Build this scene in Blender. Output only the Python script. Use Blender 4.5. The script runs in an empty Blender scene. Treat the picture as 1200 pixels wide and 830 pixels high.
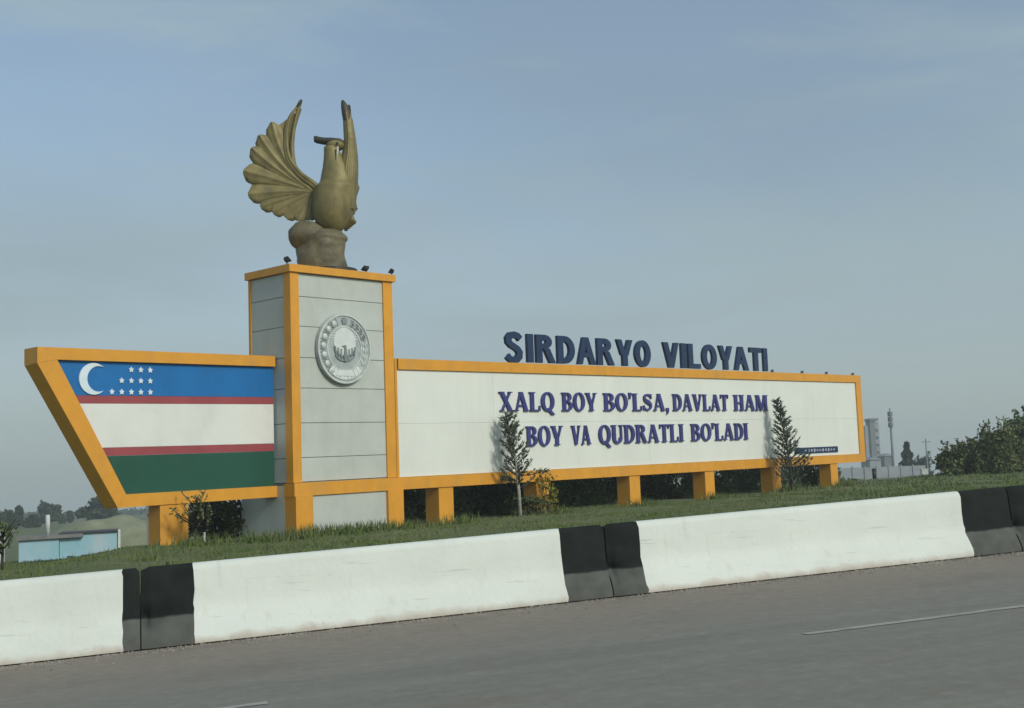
import bpy, math, random
import numpy as np
from mathutils import Vector, Matrix, noise as mnoise
random.seed(7); RNG = np.random.default_rng(7)
C = bpy.context.scene.collection
scene = bpy.context.scene

# ------------------------------------------------------------------ camera
F_PX, CX, CY = 1500.0, 600.0, 415.0
PITCH, ROLL = math.radians(6.198), math.radians(-2.062)
CF = Vector((0, math.cos(PITCH), math.sin(PITCH)))
R0 = Vector((1, 0, 0)); U0 = R0.cross(CF)
CR = R0 * math.cos(ROLL) + U0 * math.sin(ROLL)
CU = -R0 * math.sin(ROLL) + U0 * math.cos(ROLL)
cam_d = bpy.data.cameras.new('camera'); cam = bpy.data.objects.new('camera', cam_d); C.objects.link(cam)
cam.matrix_world = Matrix(((CR.x, CU.x, -CF.x, 0), (CR.y, CU.y, -CF.y, 0), (CR.z, CU.z, -CF.z, 0), (0, 0, 0, 1)))
cam_d.sensor_width = 36; cam_d.lens = 36 * F_PX / 1200; cam_d.clip_start = .1; cam_d.clip_end = 5000
scene.camera = cam

# ------------------------------------------------------------------ sky, sun, exposure
SUN_AZ, SUN_EL = 135.0, 32.0        # azimuth clockwise from +Y
w = bpy.data.worlds.new('World'); scene.world = w; w.use_nodes = True
nt = w.node_tree; nt.nodes.clear()
def N(t, **k):
    n = nt.nodes.new(t)
    for a, b in k.items(): setattr(n, a, b)
    return n
wo = N('ShaderNodeOutputWorld'); bg = N('ShaderNodeBackground'); bg.inputs['Strength'].default_value = .128
sky = N('ShaderNodeTexSky'); sky.sky_type = 'NISHITA'; sky.sun_disc = False
sky.sun_elevation = math.radians(SUN_EL); sky.sun_rotation = math.radians(SUN_AZ)
sky.air_density = 1.0; sky.dust_density = 1.2; sky.ozone_density = 0.3
tc = N('ShaderNodeTexCoord'); mp = N('ShaderNodeMapping'); mp.inputs['Scale'].default_value = (1.8, 1.8, 9.0)
mp.inputs['Rotation'].default_value = (0, .10, .3)
no = N('ShaderNodeTexNoise'); no.inputs['Scale'].default_value = 1.35; no.inputs['Detail'].default_value = 7; no.inputs['Roughness'].default_value = .6
no.inputs['Distortion'].default_value = .4
cr = N('ShaderNodeMapRange'); cr.inputs['From Min'].default_value = .42; cr.inputs['From Max'].default_value = .64
cr.inputs['To Min'].default_value = .22; cr.inputs['To Max'].default_value = .70
mx = N('ShaderNodeMixRGB'); mx.inputs['Color2'].default_value = (3.0, 3.85, 4.0, 1)
L = nt.links.new
L(tc.outputs['Generated'], mp.inputs['Vector']); L(mp.outputs['Vector'], no.inputs['Vector']); L(no.outputs['Fac'], cr.inputs['Value'])
L(cr.outputs['Result'], mx.inputs['Fac']); L(sky.outputs['Color'], mx.inputs['Color1']); 
mp2 = N('ShaderNodeMapping'); mp2.inputs['Scale'].default_value = (.8, .8, 2.4); mp2.inputs['Location'].default_value = (.35, .2, .0)
no2 = N('ShaderNodeTexNoise'); no2.inputs['Scale'].default_value = 1.5; no2.inputs['Detail'].default_value = 4
cr2 = N('ShaderNodeMapRange'); cr2.inputs['From Min'].default_value = .50; cr2.inputs['From Max'].default_value = .74; cr2.inputs['To Max'].default_value = .42
mx2 = N('ShaderNodeMixRGB'); mx2.inputs['Color2'].default_value = (1.75, 2.3, 2.6, 1)
L(tc.outputs['Generated'], mp2.inputs['Vector']); L(mp2.outputs['Vector'], no2.inputs['Vector']); L(no2.outputs['Fac'], cr2.inputs['Value'])
L(cr2.outputs['Result'], mx2.inputs['Fac']); L(mx.outputs['Color'], mx2.inputs['Color1']); 
sx = N('ShaderNodeSeparateXYZ'); L(tc.outputs['Generated'], sx.inputs['Vector'])
hz_ = N('ShaderNodeMapRange'); hz_.inputs['From Min'].default_value = .30; hz_.inputs['From Max'].default_value = -.02; hz_.inputs['To Max'].default_value = .85; hz_.interpolation_type = 'SMOOTHSTEP'
mx3 = N('ShaderNodeMixRGB'); mx3.inputs['Color2'].default_value = (2.55, 3.12, 3.28, 1)     # dusty layer along the horizon
L(sx.outputs['Z'], hz_.inputs['Value']); L(hz_.outputs['Result'], mx3.inputs['Fac']); L(mx2.outputs['Color'], mx3.inputs['Color1']); L(mx3.outputs['Color'], bg.inputs['Color'])
L(bg.outputs['Background'], wo.inputs['Surface'])
sd = bpy.data.lights.new('sun', 'SUN'); sd.energy = 2.1; sd.angle = math.radians(11); sd.color = (1, .97, .86)
sun = bpy.data.objects.new('sun', sd); C.objects.link(sun)
a, e = math.radians(SUN_AZ), math.radians(SUN_EL)
sdir = Vector((math.sin(a) * math.cos(e), math.cos(a) * math.cos(e), math.sin(e)))
sun.rotation_euler = sdir.to_track_quat('Z', 'Y').to_euler(); sun.location = sdir * 60
scene.view_settings.view_transform = 'Standard'; scene.view_settings.look = 'None'
scene.view_settings.exposure = 0.0; scene.view_settings.gamma = 1.0; scene.view_settings.use_curve_mapping = False
scene.cycles.max_bounces = 6; scene.cycles.volume_bounces = 1

# ------------------------------------------------------------------ materials
MATS = {}
def mat(name, col, rough=.6, var=.15, scale=6., bump=0., col2=None, dirt=None, metal=0., stretch=None, fine=True, space='Object', spec=.4):
    """noise-mottled principled material; col2 = colour of the patches; dirt = (colour, amount, scale)"""
    if name in MATS: return MATS[name]
    m = bpy.data.materials.new(name); m.use_nodes = True; t = m.node_tree; b = t.nodes['Principled BSDF']
    b.inputs['Roughness'].default_value = rough; b.inputs['Metallic'].default_value = metal; b.inputs['Specular IOR Level'].default_value = spec
    tcn = t.nodes.new('ShaderNodeTexCoord'); mpn = t.nodes.new('ShaderNodeMapping')
    if stretch: mpn.inputs['Scale'].default_value = stretch
    t.links.new(tcn.outputs[space], mpn.inputs['Vector'])
    n1 = t.nodes.new('ShaderNodeTexNoise'); n1.inputs['Scale'].default_value = scale; n1.inputs['Detail'].default_value = 6; n1.inputs['Roughness'].default_value = .62
    t.links.new(mpn.outputs['Vector'], n1.inputs['Vector'])
    mr = t.nodes.new('ShaderNodeMapRange'); mr.inputs['From Min'].default_value = .3; mr.inputs['From Max'].default_value = .7
    t.links.new(n1.outputs['Fac'], mr.inputs['Value'])
    mi = t.nodes.new('ShaderNodeMixRGB')
    c2 = col2 or tuple(c * (1 - var * 2) for c in col)
    c1 = col if col2 else tuple(min(1, c * (1 + var * .6)) for c in col)
    mi.inputs['Color1'].default_value = (*c1, 1); mi.inputs['Color2'].default_value = (*c2, 1)
    t.links.new(mr.outputs['Result'], mi.inputs['Fac']); out = mi.outputs['Color']
    if dirt:
        n2 = t.nodes.new('ShaderNodeTexNoise'); n2.inputs['Scale'].default_value = dirt[2]; n2.inputs['Detail'].default_value = 8; n2.inputs['Roughness'].default_value = .7
        mp2 = t.nodes.new('ShaderNodeMapping'); mp2.inputs['Scale'].default_value = dirt[3] if len(dirt) > 3 else (1, 1, 1)
        t.links.new(tcn.outputs[space], mp2.inputs['Vector']); t.links.new(mp2.outputs['Vector'], n2.inputs['Vector'])
        r2 = t.nodes.new('ShaderNodeMapRange'); r2.inputs['From Min'].default_value = .5; r2.inputs['From Max'].default_value = .72; r2.inputs['To Max'].default_value = dirt[1]
        t.links.new(n2.outputs['Fac'], r2.inputs['Value'])
        m2 = t.nodes.new('ShaderNodeMixRGB'); m2.inputs['Color2'].default_value = (*dirt[0], 1)
        t.links.new(out, m2.inputs['Color1']); t.links.new(r2.outputs['Result'], m2.inputs['Fac']); out = m2.outputs['Color']
    t.links.new(out, b.inputs['Base Color'])
    if bump:
        bn = t.nodes.new('ShaderNodeBump'); bn.inputs['Strength'].default_value = bump; bn.inputs['Distance'].default_value = .02
        n3 = t.nodes.new('ShaderNodeTexNoise'); n3.inputs['Scale'].default_value = scale * 9; n3.inputs['Detail'].default_value = 4
        t.links.new(mpn.outputs['Vector'], n3.inputs['Vector']); t.links.new(n3.outputs['Fac'], bn.inputs['Height']); t.links.new(bn.outputs['Normal'], b.inputs['Normal'])
    MATS[name] = m; return m
ORANGE = mat('orange paint', (.70, .325, .032), .5, .06, 2.2, .1, dirt=((.50, .27, .07), .6, 2.4, (1, 1, .18)))
CLAD = mat('grey cladding', (.50, .54, .50), .5, .05, 1.4, 0, dirt=((.38, .41, .37), .5, 1.2, (1, 1, .3)))
JOINT = mat('dark joint backing', (.22, .24, .22), .8)
BOARD = mat('cream board', (.73, .77, .71), .5, .03, .7, 0, dirt=((.63, .67, .61), .45, 2.6, (1, 1, .10)))
NAVY = mat('navy letters', (.014, .036, .095), .45, .15, 4)
INDIGO = mat('indigo letters', (.045, .05, .22), .45, .15, 4)
F_BLUE = mat('flag blue', (.006, .15, .42), .5, .08, 1.2, 0)
F_RED = mat('flag red', (.32, .065, .075), .5, .08, 1.5, 0)
F_WHITE = mat('flag white', (.72, .745, .70), .5, .04, 1.0, 0, dirt=((.55, .57, .52), .4, 1.1))
F_GREEN = mat('flag green', (.012, .085, .055), .5, .08, 1.2, 0)
STARW = mat('star white', (.66, .78, .85), .5, .05, 3)
BRONZE = mat('bronze', (.25, .212, .085), .55, .18, 3.0, .4, metal=.15, dirt=((.105, .10, .06), .85, 2.6, (1, 1, .45)))
BRONZE_DK = mat('dark bronze', (.07, .065, .05), .5, .2, 4.0, .4, metal=.3)
STONE = mat('bronze plinth', (.19, .165, .095), .6, .25, 2.2, .5, metal=.1, dirt=((.075, .07, .05), .9, 2.4, (1, 1, .6)))
SILVER = mat('silver emblem', (.60, .65, .62), .5, .10, 5, .1, metal=.1, dirt=((.34, .37, .36), .5, 4.))
SILVER_DK = mat('emblem field', (.42, .475, .47), .5, .12, 5, metal=.1)
BLACKM = mat('black metal', (.02, .02, .022), .5)
CONC = mat('white barrier paint', (.665, .71, .655), .62, .03, 1.6, .2, dirt=((.54, .57, .515), .5, 1.5, (.6, .6, 1.6)))
ASPH = None

# ------------------------------------------------------------------ mesh helpers
class MB:
    def __init__(s): s.v = []; s.f = []; s.mi = []; s.cur = 0; s.sm = []
    def add(s, vs, fs, smooth=False):
        o = len(s.v); s.v += [tuple(v) for v in vs]
        for f in fs: s.f.append(tuple(i + o for i in f)); s.mi.append(s.cur); s.sm.append(smooth)
        return s
    def box(s, lo, hi, M=None):
        (x0, y0, z0), (x1, y1, z1) = lo, hi
        vs = [(x, y, z) for x in (x0, x1) for y in (y0, y1) for z in (z0, z1)]
        if M: vs = [M(*v) for v in vs]
        return s.add(vs, [(0, 1, 3, 2), (4, 6, 7, 5), (0, 4, 5, 1), (2, 3, 7, 6), (0, 2, 6, 4), (1, 5, 7, 3)])
    def prism(s, poly, y0, y1, M):
        """poly in (u, z), from depth y0 (back) to y1 (front)"""
        n = len(poly); vs = [M(u, y1, z) for u, z in poly] + [M(u, y0, z) for u, z in poly]
        fs = [tuple(range(n)), tuple(range(2 * n - 1, n - 1, -1))]
        fs += [(i, i + n, (i + 1) % n + n, (i + 1) % n) for i in range(n)]
        return s.add(vs, fs)
    def strip(s, A, B, y0, y1, M):
        """ribbon between polylines A and B in (u, z)"""
        n = len(A)
        vs = [M(u, y1, z) for u, z in A] + [M(u, y1, z) for u, z in B] + [M(u, y0, z) for u, z in A] + [M(u, y0, z) for u, z in B]
        fs = []
        for i in range(n - 1):
            fs += [(i, i + 1, n + i + 1, n + i), (2 * n + i, 3 * n + i, 3 * n + i + 1, 2 * n + i + 1), (i, 2 * n + i, 2 * n + i + 1, i + 1), (n + i, n + i + 1, 3 * n + i + 1, 3 * n + i)]
        fs += [(0, n, 3 * n, 2 * n), (n - 1, 3 * n - 1, 4 * n - 1, 2 * n - 1)]
        return s.add(vs, fs)
    def tube(s, pts, rad, seg=8, smooth=True, cap=True):
        pts = [Vector(p) for p in pts]; n = len(pts)
        if not isinstance(rad, (list, tuple)): rad = [rad] * n
        vs = []; up = Vector((.13, .21, .97))
        for i, p in enumerate(pts):
            d = (pts[min(i + 1, n - 1)] - pts[max(i - 1, 0)]).normalized()
            x = d.cross(up)
            if x.length < .05: x = d.cross(Vector((1, 0, .1)))
            x.normalize(); y = x.cross(d)
            vs += [p + (x * math.cos(2 * math.pi * k / seg) + y * math.sin(2 * math.pi * k / seg)) * rad[i] for k in range(seg)]
        fs = [(i * seg + k, i * seg + (k + 1) % seg, (i + 1) * seg + (k + 1) % seg, (i + 1) * seg + k) for i in range(n - 1) for k in range(seg)]
        if cap: fs += [tuple(range(seg - 1, -1, -1)), tuple(range((n - 1) * seg, n * seg))]
        return s.add(vs, fs, smooth)
    def loft(s, rings, smooth=True, cap=True):
        n = len(rings[0]); vs = [p for r in rings for p in r]
        fs = [(i * n + k, i * n + (k + 1) % n, (i + 1) * n + (k + 1) % n, (i + 1) * n + k) for i in range(len(rings) - 1) for k in range(n)]
        if cap: fs += [tuple(range(n - 1, -1, -1)), tuple(range((len(rings) - 1) * n, len(rings) * n))]
        return s.add(vs, fs, smooth)
    def ball(s, c, r, seg=12, rings=8, squash=(1, 1, 1)):
        rr = [[(c[0] + r * squash[0] * math.sin(t) * math.cos(p), c[1] + r * squash[1] * math.sin(t) * math.sin(p), c[2] + r * squash[2] * math.cos(t))
               for p in [2 * math.pi * k / seg for k in range(seg)]] for t in [math.pi * (i + .02) / (rings + .04) for i in range(rings + 1)]]
        return s.loft(rr)
    def build(s, name, ms, parent=None, fix=True):
        me = bpy.data.meshes.new(name)
        off = Vector(parent['_o']) if parent is not None and '_o' in parent else Vector((0, 0, 0))
        vs = np.array(s.v, dtype=float).reshape(-1, 3) - np.array(off)
        me.from_pydata(vs.tolist(), [], s.f)
        if not isinstance(ms, (list, tuple)): ms = [ms]
        for m in ms: me.materials.append(m)
        me.polygons.foreach_set('material_index', s.mi); me.polygons.foreach_set('use_smooth', s.sm)
        if fix:
            import bmesh
            bm = bmesh.new(); bm.from_mesh(me); bmesh.ops.recalc_face_normals(bm, faces=bm.faces); bm.to_mesh(me); bm.free()
        o = bpy.data.objects.new(name, me); C.objects.link(o)
        if parent is not None:
            o.parent = parent; o['_o'] = tuple(off)
        return o
def thing(name, loc, label, cat, group=None):
    o = bpy.data.objects.new(name, None); C.objects.link(o); o.location = loc; o.empty_display_size = .3
    o['label'] = label; o['category'] = cat; o['_o'] = tuple(loc)
    if group: o['group'] = group
    return o
def tag(o, label, cat, group=None):
    o['label'] = label; o['category'] = cat
    if group: o['group'] = group
    return o
def raw_mesh(name, V, Fq, m, parent=None, mi=None):
    """numpy quads (n,4) or triangles"""
    me = bpy.data.meshes.new(name); V = np.asarray(V, dtype=np.float32)
    if parent is not None: V = V - np.array(parent['_o'], dtype=np.float32)
    Fq = np.asarray(Fq, dtype=np.int32); k = Fq.shape[1]
    me.vertices.add(len(V)); me.vertices.foreach_set('co', V.ravel())
    me.loops.add(Fq.size); me.loops.foreach_set('vertex_index', Fq.ravel())
    me.polygons.add(len(Fq)); me.polygons.foreach_set('loop_start', np.arange(0, Fq.size, k, dtype=np.int32))
    me.polygons.foreach_set('loop_total', np.full(len(Fq), k, dtype=np.int32))
    ms = m if isinstance(m, (list, tuple)) else [m]
    for q in ms: me.materials.append(q)
    if mi is not None: me.polygons.foreach_set('material_index', np.asarray(mi, dtype=np.int32))
    me.update(calc_edges=True); me.validate()
    o = bpy.data.objects.new(name, me); C.objects.link(o)
    if parent is not None: o.parent = parent; o['_o'] = tuple(parent['_o'])
    return o

# ------------------------------------------------------------------ site: slopes, ground, sign axes
def sstep(a, b, x):
    t = np.clip((np.asarray(x, dtype=float) - a) / (b - a), 0, 1); return t * t * (3 - 2 * t)
P0 = np.array([-5.204, 30.0]); UV = np.array([.65308, .75729]); NV = np.array([.75729, -.65308])   # sign axis and its front normal
B0 = np.array([.52, 16.04]); BU = np.array([.95494, .29679]); BN = np.array([.29679, -.95494])     # barrier axis, towards the road
SLOPE = .0255
def road_z(x, y=0): 
    xs = np.clip(x, -60, 60); return -1.386 + .0475 * (xs + 0.0)
def ground_z(x, y):
    x = np.asarray(x, dtype=float); y = np.asarray(y, dtype=float)
    d = -((x - B0[0]) * BN[0] + (y - B0[1]) * BN[1])            # distance behind the barrier's road face
    R = road_z(x)
    su = (x - P0[0]) * UV[0] + (y - P0[1]) * UV[1]; e = -((x - P0[0]) * NV[0] + (y - P0[1]) * NV[1])
    berm_near = R + .60
    berm_sign = -.835 + .0225 * np.clip(su, -25, 60) - .20 * sstep(-8.2, -10.6, x)
    t = sstep(1.0, 11.0, d)
    g = berm_near * (1 - t) + berm_sign * t
    bump = .05 * np.sin(x * .9 + y * .31) * np.sin(y * .7 - x * .2) + .03 * np.sin(x * 2.3 + 1) * np.sin(y * 1.9)
    g = g + bump * sstep(1, 4, d)
    far = -3.4 + .35 * np.sin(x * .021) * np.sin(y * .017)
    k = np.maximum(sstep(2.5, 20, e), sstep(75, 125, np.hypot(x, y)))
    k = np.maximum(k, sstep(-12, -26, x) * sstep(24, 38, y))
    g = g * (1 - k) + far * k
    s = sstep(.0, .45, d)                                        # under the road and the barrier
    return np.where(d < .45, (R - .12) * (1 - s) + g * s, g)
def gz(x, y): return float(ground_z(x, y))
def ground_hit(px, py, y0=17., y1=120.):
    """where the line of sight through a photo point meets the ground"""
    d = CF * F_PX + CR * (px - CX) + CU * (CY - py)
    Y = np.linspace(y0, y1, 1200); X = Y * d.x / d.y; Z = Y * d.z / d.y
    below = np.nonzero(Z < ground_z(X, Y))[0]
    i = below[0] if len(below) else len(Y) - 1
    return float(X[i]), float(Y[i]), gz(X[i], Y[i])
def at(px, py, Y):
    d = CF * F_PX + CR * (px - CX) + CU * (CY - py); return (Y * d.x / d.y, Y, Y * d.z / d.y)
def sight(px, o):
    d = CF * F_PX + CR * (px - CX); q = (P0[0] + NV[0] * o) * NV[0] + (P0[1] + NV[1] * o) * NV[1]; k = q / (d.x * NV[0] + d.y * NV[1]); return d.x * k, d.y * k
def S(u, o, z):   # along the sign, out of its face, up; the sign follows the grade
    return (P0[0] + UV[0] * u + NV[0] * o, P0[1] + UV[1] * u + NV[1] * o, z + SLOPE * u)
def SB(u, o, z):  # the long board is a little taller at its far end
    x, y, q = S(u, o, z); return (x, y, q + (z - 1.8) * .0022 * (u - 3.4))

# ground sheet
xs = np.unique(np.concatenate([np.linspace(-700, -60, 30), np.linspace(-60, 60, 200), np.linspace(60, 700, 30)]))
ys = np.unique(np.concatenate([np.linspace(-60, 12, 20), np.linspace(12, 75, 150), np.linspace(75, 720, 50)]))
X, Y = np.meshgrid(xs, ys); Z = ground_z(X, Y)
nx, ny = len(xs), len(ys); idx = np.arange(nx * ny).reshape(ny, nx)
Fq = np.stack([idx[:-1, :-1], idx[:-1, 1:], idx[1:, 1:], idx[1:, :-1]], -1).reshape(-1, 4)
EARTH = mat('grassy ground', (.075, .11, .034), .95, .2, .35, .4, col2=(.11, .13, .05), dirt=((.21, .18, .12), .8, .45), space='Object')
g = raw_mesh('ground', np.stack([X, Y, Z], -1).reshape(-1, 3), Fq, EARTH); g['kind'] = 'structure'
for p in g.data.polygons: p.use_smooth = True

# road
m = bpy.data.materials.new('asphalt'); m.use_nodes = True; t = m.node_tree; b = t.nodes['Principled BSDF']; b.inputs['Roughness'].default_value = .85; b.inputs['Specular IOR Level'].default_value = .12
tcn = t.nodes.new('ShaderNodeTexCoord')
def tn(kind, **inp):
    n = t.nodes.new(kind)
    for k, v in inp.items(): n.inputs[k.replace('_', ' ')].default_value = v
    return n
def ramp(src, a, b_, lo=0., hi=1.):
    r = tn('ShaderNodeMapRange'); r.inputs['From Min'].default_value = a; r.inputs['From Max'].default_value = b_; r.inputs['To Min'].default_value = lo; r.inputs['To Max'].default_value = hi
    t.links.new(src, r.inputs['Value']); return r.outputs['Result']
def mix(f, c1, c2):
    x = tn('ShaderNodeMixRGB')
    for s_, v in (('Color1', c1), ('Color2', c2)):
        if isinstance(v, tuple): x.inputs[s_].default_value = (*v, 1)
        else: t.links.new(v, x.inputs[s_])
    t.links.new(f, x.inputs['Fac']); return x.outputs['Color']
uvn = t.nodes.new('ShaderNodeUVMap'); sep = tn('ShaderNodeSeparateXYZ'); t.links.new(uvn.outputs['UV'], sep.inputs['Vector'])
st = tn('ShaderNodeMapping'); st.inputs['Scale'].default_value = (.12, 1.1, 1); t.links.new(uvn.outputs['UV'], st.inputs['Vector'])
nS = tn('ShaderNodeTexNoise', Scale=1.6, Detail=7., Roughness=.65); t.links.new(st.outputs['Vector'], nS.inputs['Vector'])
nB = tn('ShaderNodeTexNoise', Scale=.55, Detail=6., Roughness=.7); t.links.new(uvn.outputs['UV'], nB.inputs['Vector'])
nF = tn('ShaderNodeTexNoise', Scale=55., Detail=3., Roughness=.8); t.links.new(uvn.outputs['UV'], nF.inputs['Vector'])
base = mix(ramp(nS.outputs['Fac'], .35, .65), (.225, .225, .195), (.285, .276, .236))
add = tn('ShaderNodeMath'); add.operation = 'MULTIPLY_ADD'; add.inputs[1].default_value = 5.5; t.links.new(nB.outputs['Fac'], add.inputs[0]); t.links.new(sep.outputs['Y'], add.inputs[2])
dust = ramp(add.outputs['Value'], 7.4, 4.6)       # dusty strip along the barrier
base = mix(dust, base, (.315, .272, .222))
patch = ramp(nB.outputs['Fac'], .54, .64, 0, .7); base = mix(patch, base, (.245, .208, .172))
grain = ramp(nF.outputs['Fac'], .35, .7, 0, .4); base = mix(grain, base, (.13, .13, .118))
nM = tn('ShaderNodeTexNoise', Scale=6.5, Detail=6., Roughness=.75); t.links.new(uvn.outputs['UV'], nM.inputs['Vector'])
base = mix(ramp(nM.outputs['Fac'], .42, .66, 0, .42), base, (.165, .153, .128)); base = mix(ramp(nM.outputs['Fac'], .44, .32, 0, .35), base, (.32, .305, .265))
vor = tn('ShaderNodeTexVoronoi', Scale=.35); vor.feature = 'DISTANCE_TO_EDGE'; nd = tn('ShaderNodeTexNoise', Scale=1.3, Detail=5.)
t.links.new(uvn.outputs['UV'], nd.inputs['Vector']); vm = tn('ShaderNodeMixRGB'); vm.inputs['Fac'].default_value = .35
t.links.new(uvn.outputs['UV'], vm.inputs['Color1']); t.links.new(nd.outputs['Color'], vm.inputs['Color2']); t.links.new(vm.outputs['Color'], vor.inputs['Vector'])
crk = ramp(vor.outputs['Distance'], .004, .0, 0, .12); base = mix(crk, base, (.11, .108, .10))
t.links.new(base, b.inputs['Base Color'])
bn = tn('ShaderNodeBump'); bn.inputs['Strength'].default_value = .35; bn.inputs['Distance'].default_value = .01; t.links.new(nF.outputs['Fac'], bn.inputs['Height']); t.links.new(bn.outputs['Normal'], b.inputs['Normal'])
ASPH = m
rs = np.linspace(-90, 90, 91); rd = np.array([-.42, 0, 2, 4, 5.2, 6, 8, 11, 15, 22, 30])
RX = B0[0] + BU[0] * rs[None, :] + BN[0] * rd[:, None]; RY = B0[1] + BU[1] * rs[None, :] + BN[1] * rd[:, None]
idx = np.arange(RX.size).reshape(RX.shape)
Fq = np.stack([idx[:-1, :-1], idx[1:, :-1], idx[1:, 1:], idx[:-1, 1:]], -1).reshape(-1, 4)
road = raw_mesh('road', np.stack([RX, RY, road_z(RX)], -1).reshape(-1, 3), Fq, ASPH); road['kind'] = 'structure'
uvl = road.data.uv_layers.new(name='UVMap'); li = np.empty(len(road.data.loops), dtype=np.int32); road.data.loops.foreach_get('vertex_index', li)
UVc = np.stack([np.broadcast_to(rs[None, :], RX.shape), np.broadcast_to(rd[:, None], RX.shape)], -1).reshape(-1, 2)
uvl.data.foreach_set('uv', UVc[li].astype(np.float32).ravel())
# worn lane paint: dashes, alpha-free wear (mix of paint and asphalt colour)
PAINT = mat('worn lane paint', (.42, .42, .385), .8, .1, 7., .04, col2=(.28, .28, .25), dirt=((.235, .232, .198), 1.0, 4.5))
for s0 in (-20.7, -10.2, .28, 10.8, 21.3):
    s1 = s0 + 6.0
    mb = MB(); k = 26; A = []; Bq = []
    for i in range(k + 1):
        s_ = s0 + (s1 - s0) * i / k; wob = .012 * math.sin(i * 2.1) + random.uniform(-.008, .008)
        for dd, lst in ((5.30 + wob, A), (5.43 + random.uniform(-.012, .012), Bq)):
            x, y = B0 + BU * s_ + BN * dd; lst.append((x, y, float(road_z(x)) + .005))
    mb.add(A + Bq, [(i, i + 1, k + 2 + i, k + 1 + i) for i in range(k)])
    o = mb.build('lane_marking', PAINT, road)

# ------------------------------------------------------------------ concrete barriers
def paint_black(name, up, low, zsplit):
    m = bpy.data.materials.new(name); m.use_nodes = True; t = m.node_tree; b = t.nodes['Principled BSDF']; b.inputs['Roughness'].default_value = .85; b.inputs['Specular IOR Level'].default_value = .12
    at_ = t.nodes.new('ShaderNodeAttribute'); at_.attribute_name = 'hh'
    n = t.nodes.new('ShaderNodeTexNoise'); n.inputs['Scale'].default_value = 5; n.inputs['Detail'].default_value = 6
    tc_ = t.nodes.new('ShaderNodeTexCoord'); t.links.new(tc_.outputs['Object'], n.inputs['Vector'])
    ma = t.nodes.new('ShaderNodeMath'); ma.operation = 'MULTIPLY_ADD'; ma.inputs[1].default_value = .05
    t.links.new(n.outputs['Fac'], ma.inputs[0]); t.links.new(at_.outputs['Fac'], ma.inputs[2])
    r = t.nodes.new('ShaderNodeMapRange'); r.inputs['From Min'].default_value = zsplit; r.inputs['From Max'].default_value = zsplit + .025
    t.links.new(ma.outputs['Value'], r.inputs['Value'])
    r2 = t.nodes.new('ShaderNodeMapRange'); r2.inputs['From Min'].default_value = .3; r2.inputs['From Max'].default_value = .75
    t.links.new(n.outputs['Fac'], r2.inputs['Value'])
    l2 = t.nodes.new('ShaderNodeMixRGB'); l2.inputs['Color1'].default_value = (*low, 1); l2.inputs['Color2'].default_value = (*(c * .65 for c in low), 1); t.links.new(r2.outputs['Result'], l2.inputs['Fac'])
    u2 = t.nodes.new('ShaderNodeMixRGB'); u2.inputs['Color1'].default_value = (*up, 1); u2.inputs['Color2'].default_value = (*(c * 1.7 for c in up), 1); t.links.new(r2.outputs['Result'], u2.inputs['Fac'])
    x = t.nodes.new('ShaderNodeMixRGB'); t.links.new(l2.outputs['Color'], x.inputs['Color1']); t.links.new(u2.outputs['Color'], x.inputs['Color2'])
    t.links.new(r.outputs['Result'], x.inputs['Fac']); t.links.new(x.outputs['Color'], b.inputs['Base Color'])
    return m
BLK = paint_black('black paint over dusty sky-lit foot', (.012, .015, .0135), (.115, .122, .110), .345)  # grey foot colour holds dust plus painted-in sky light on the slope
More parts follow.
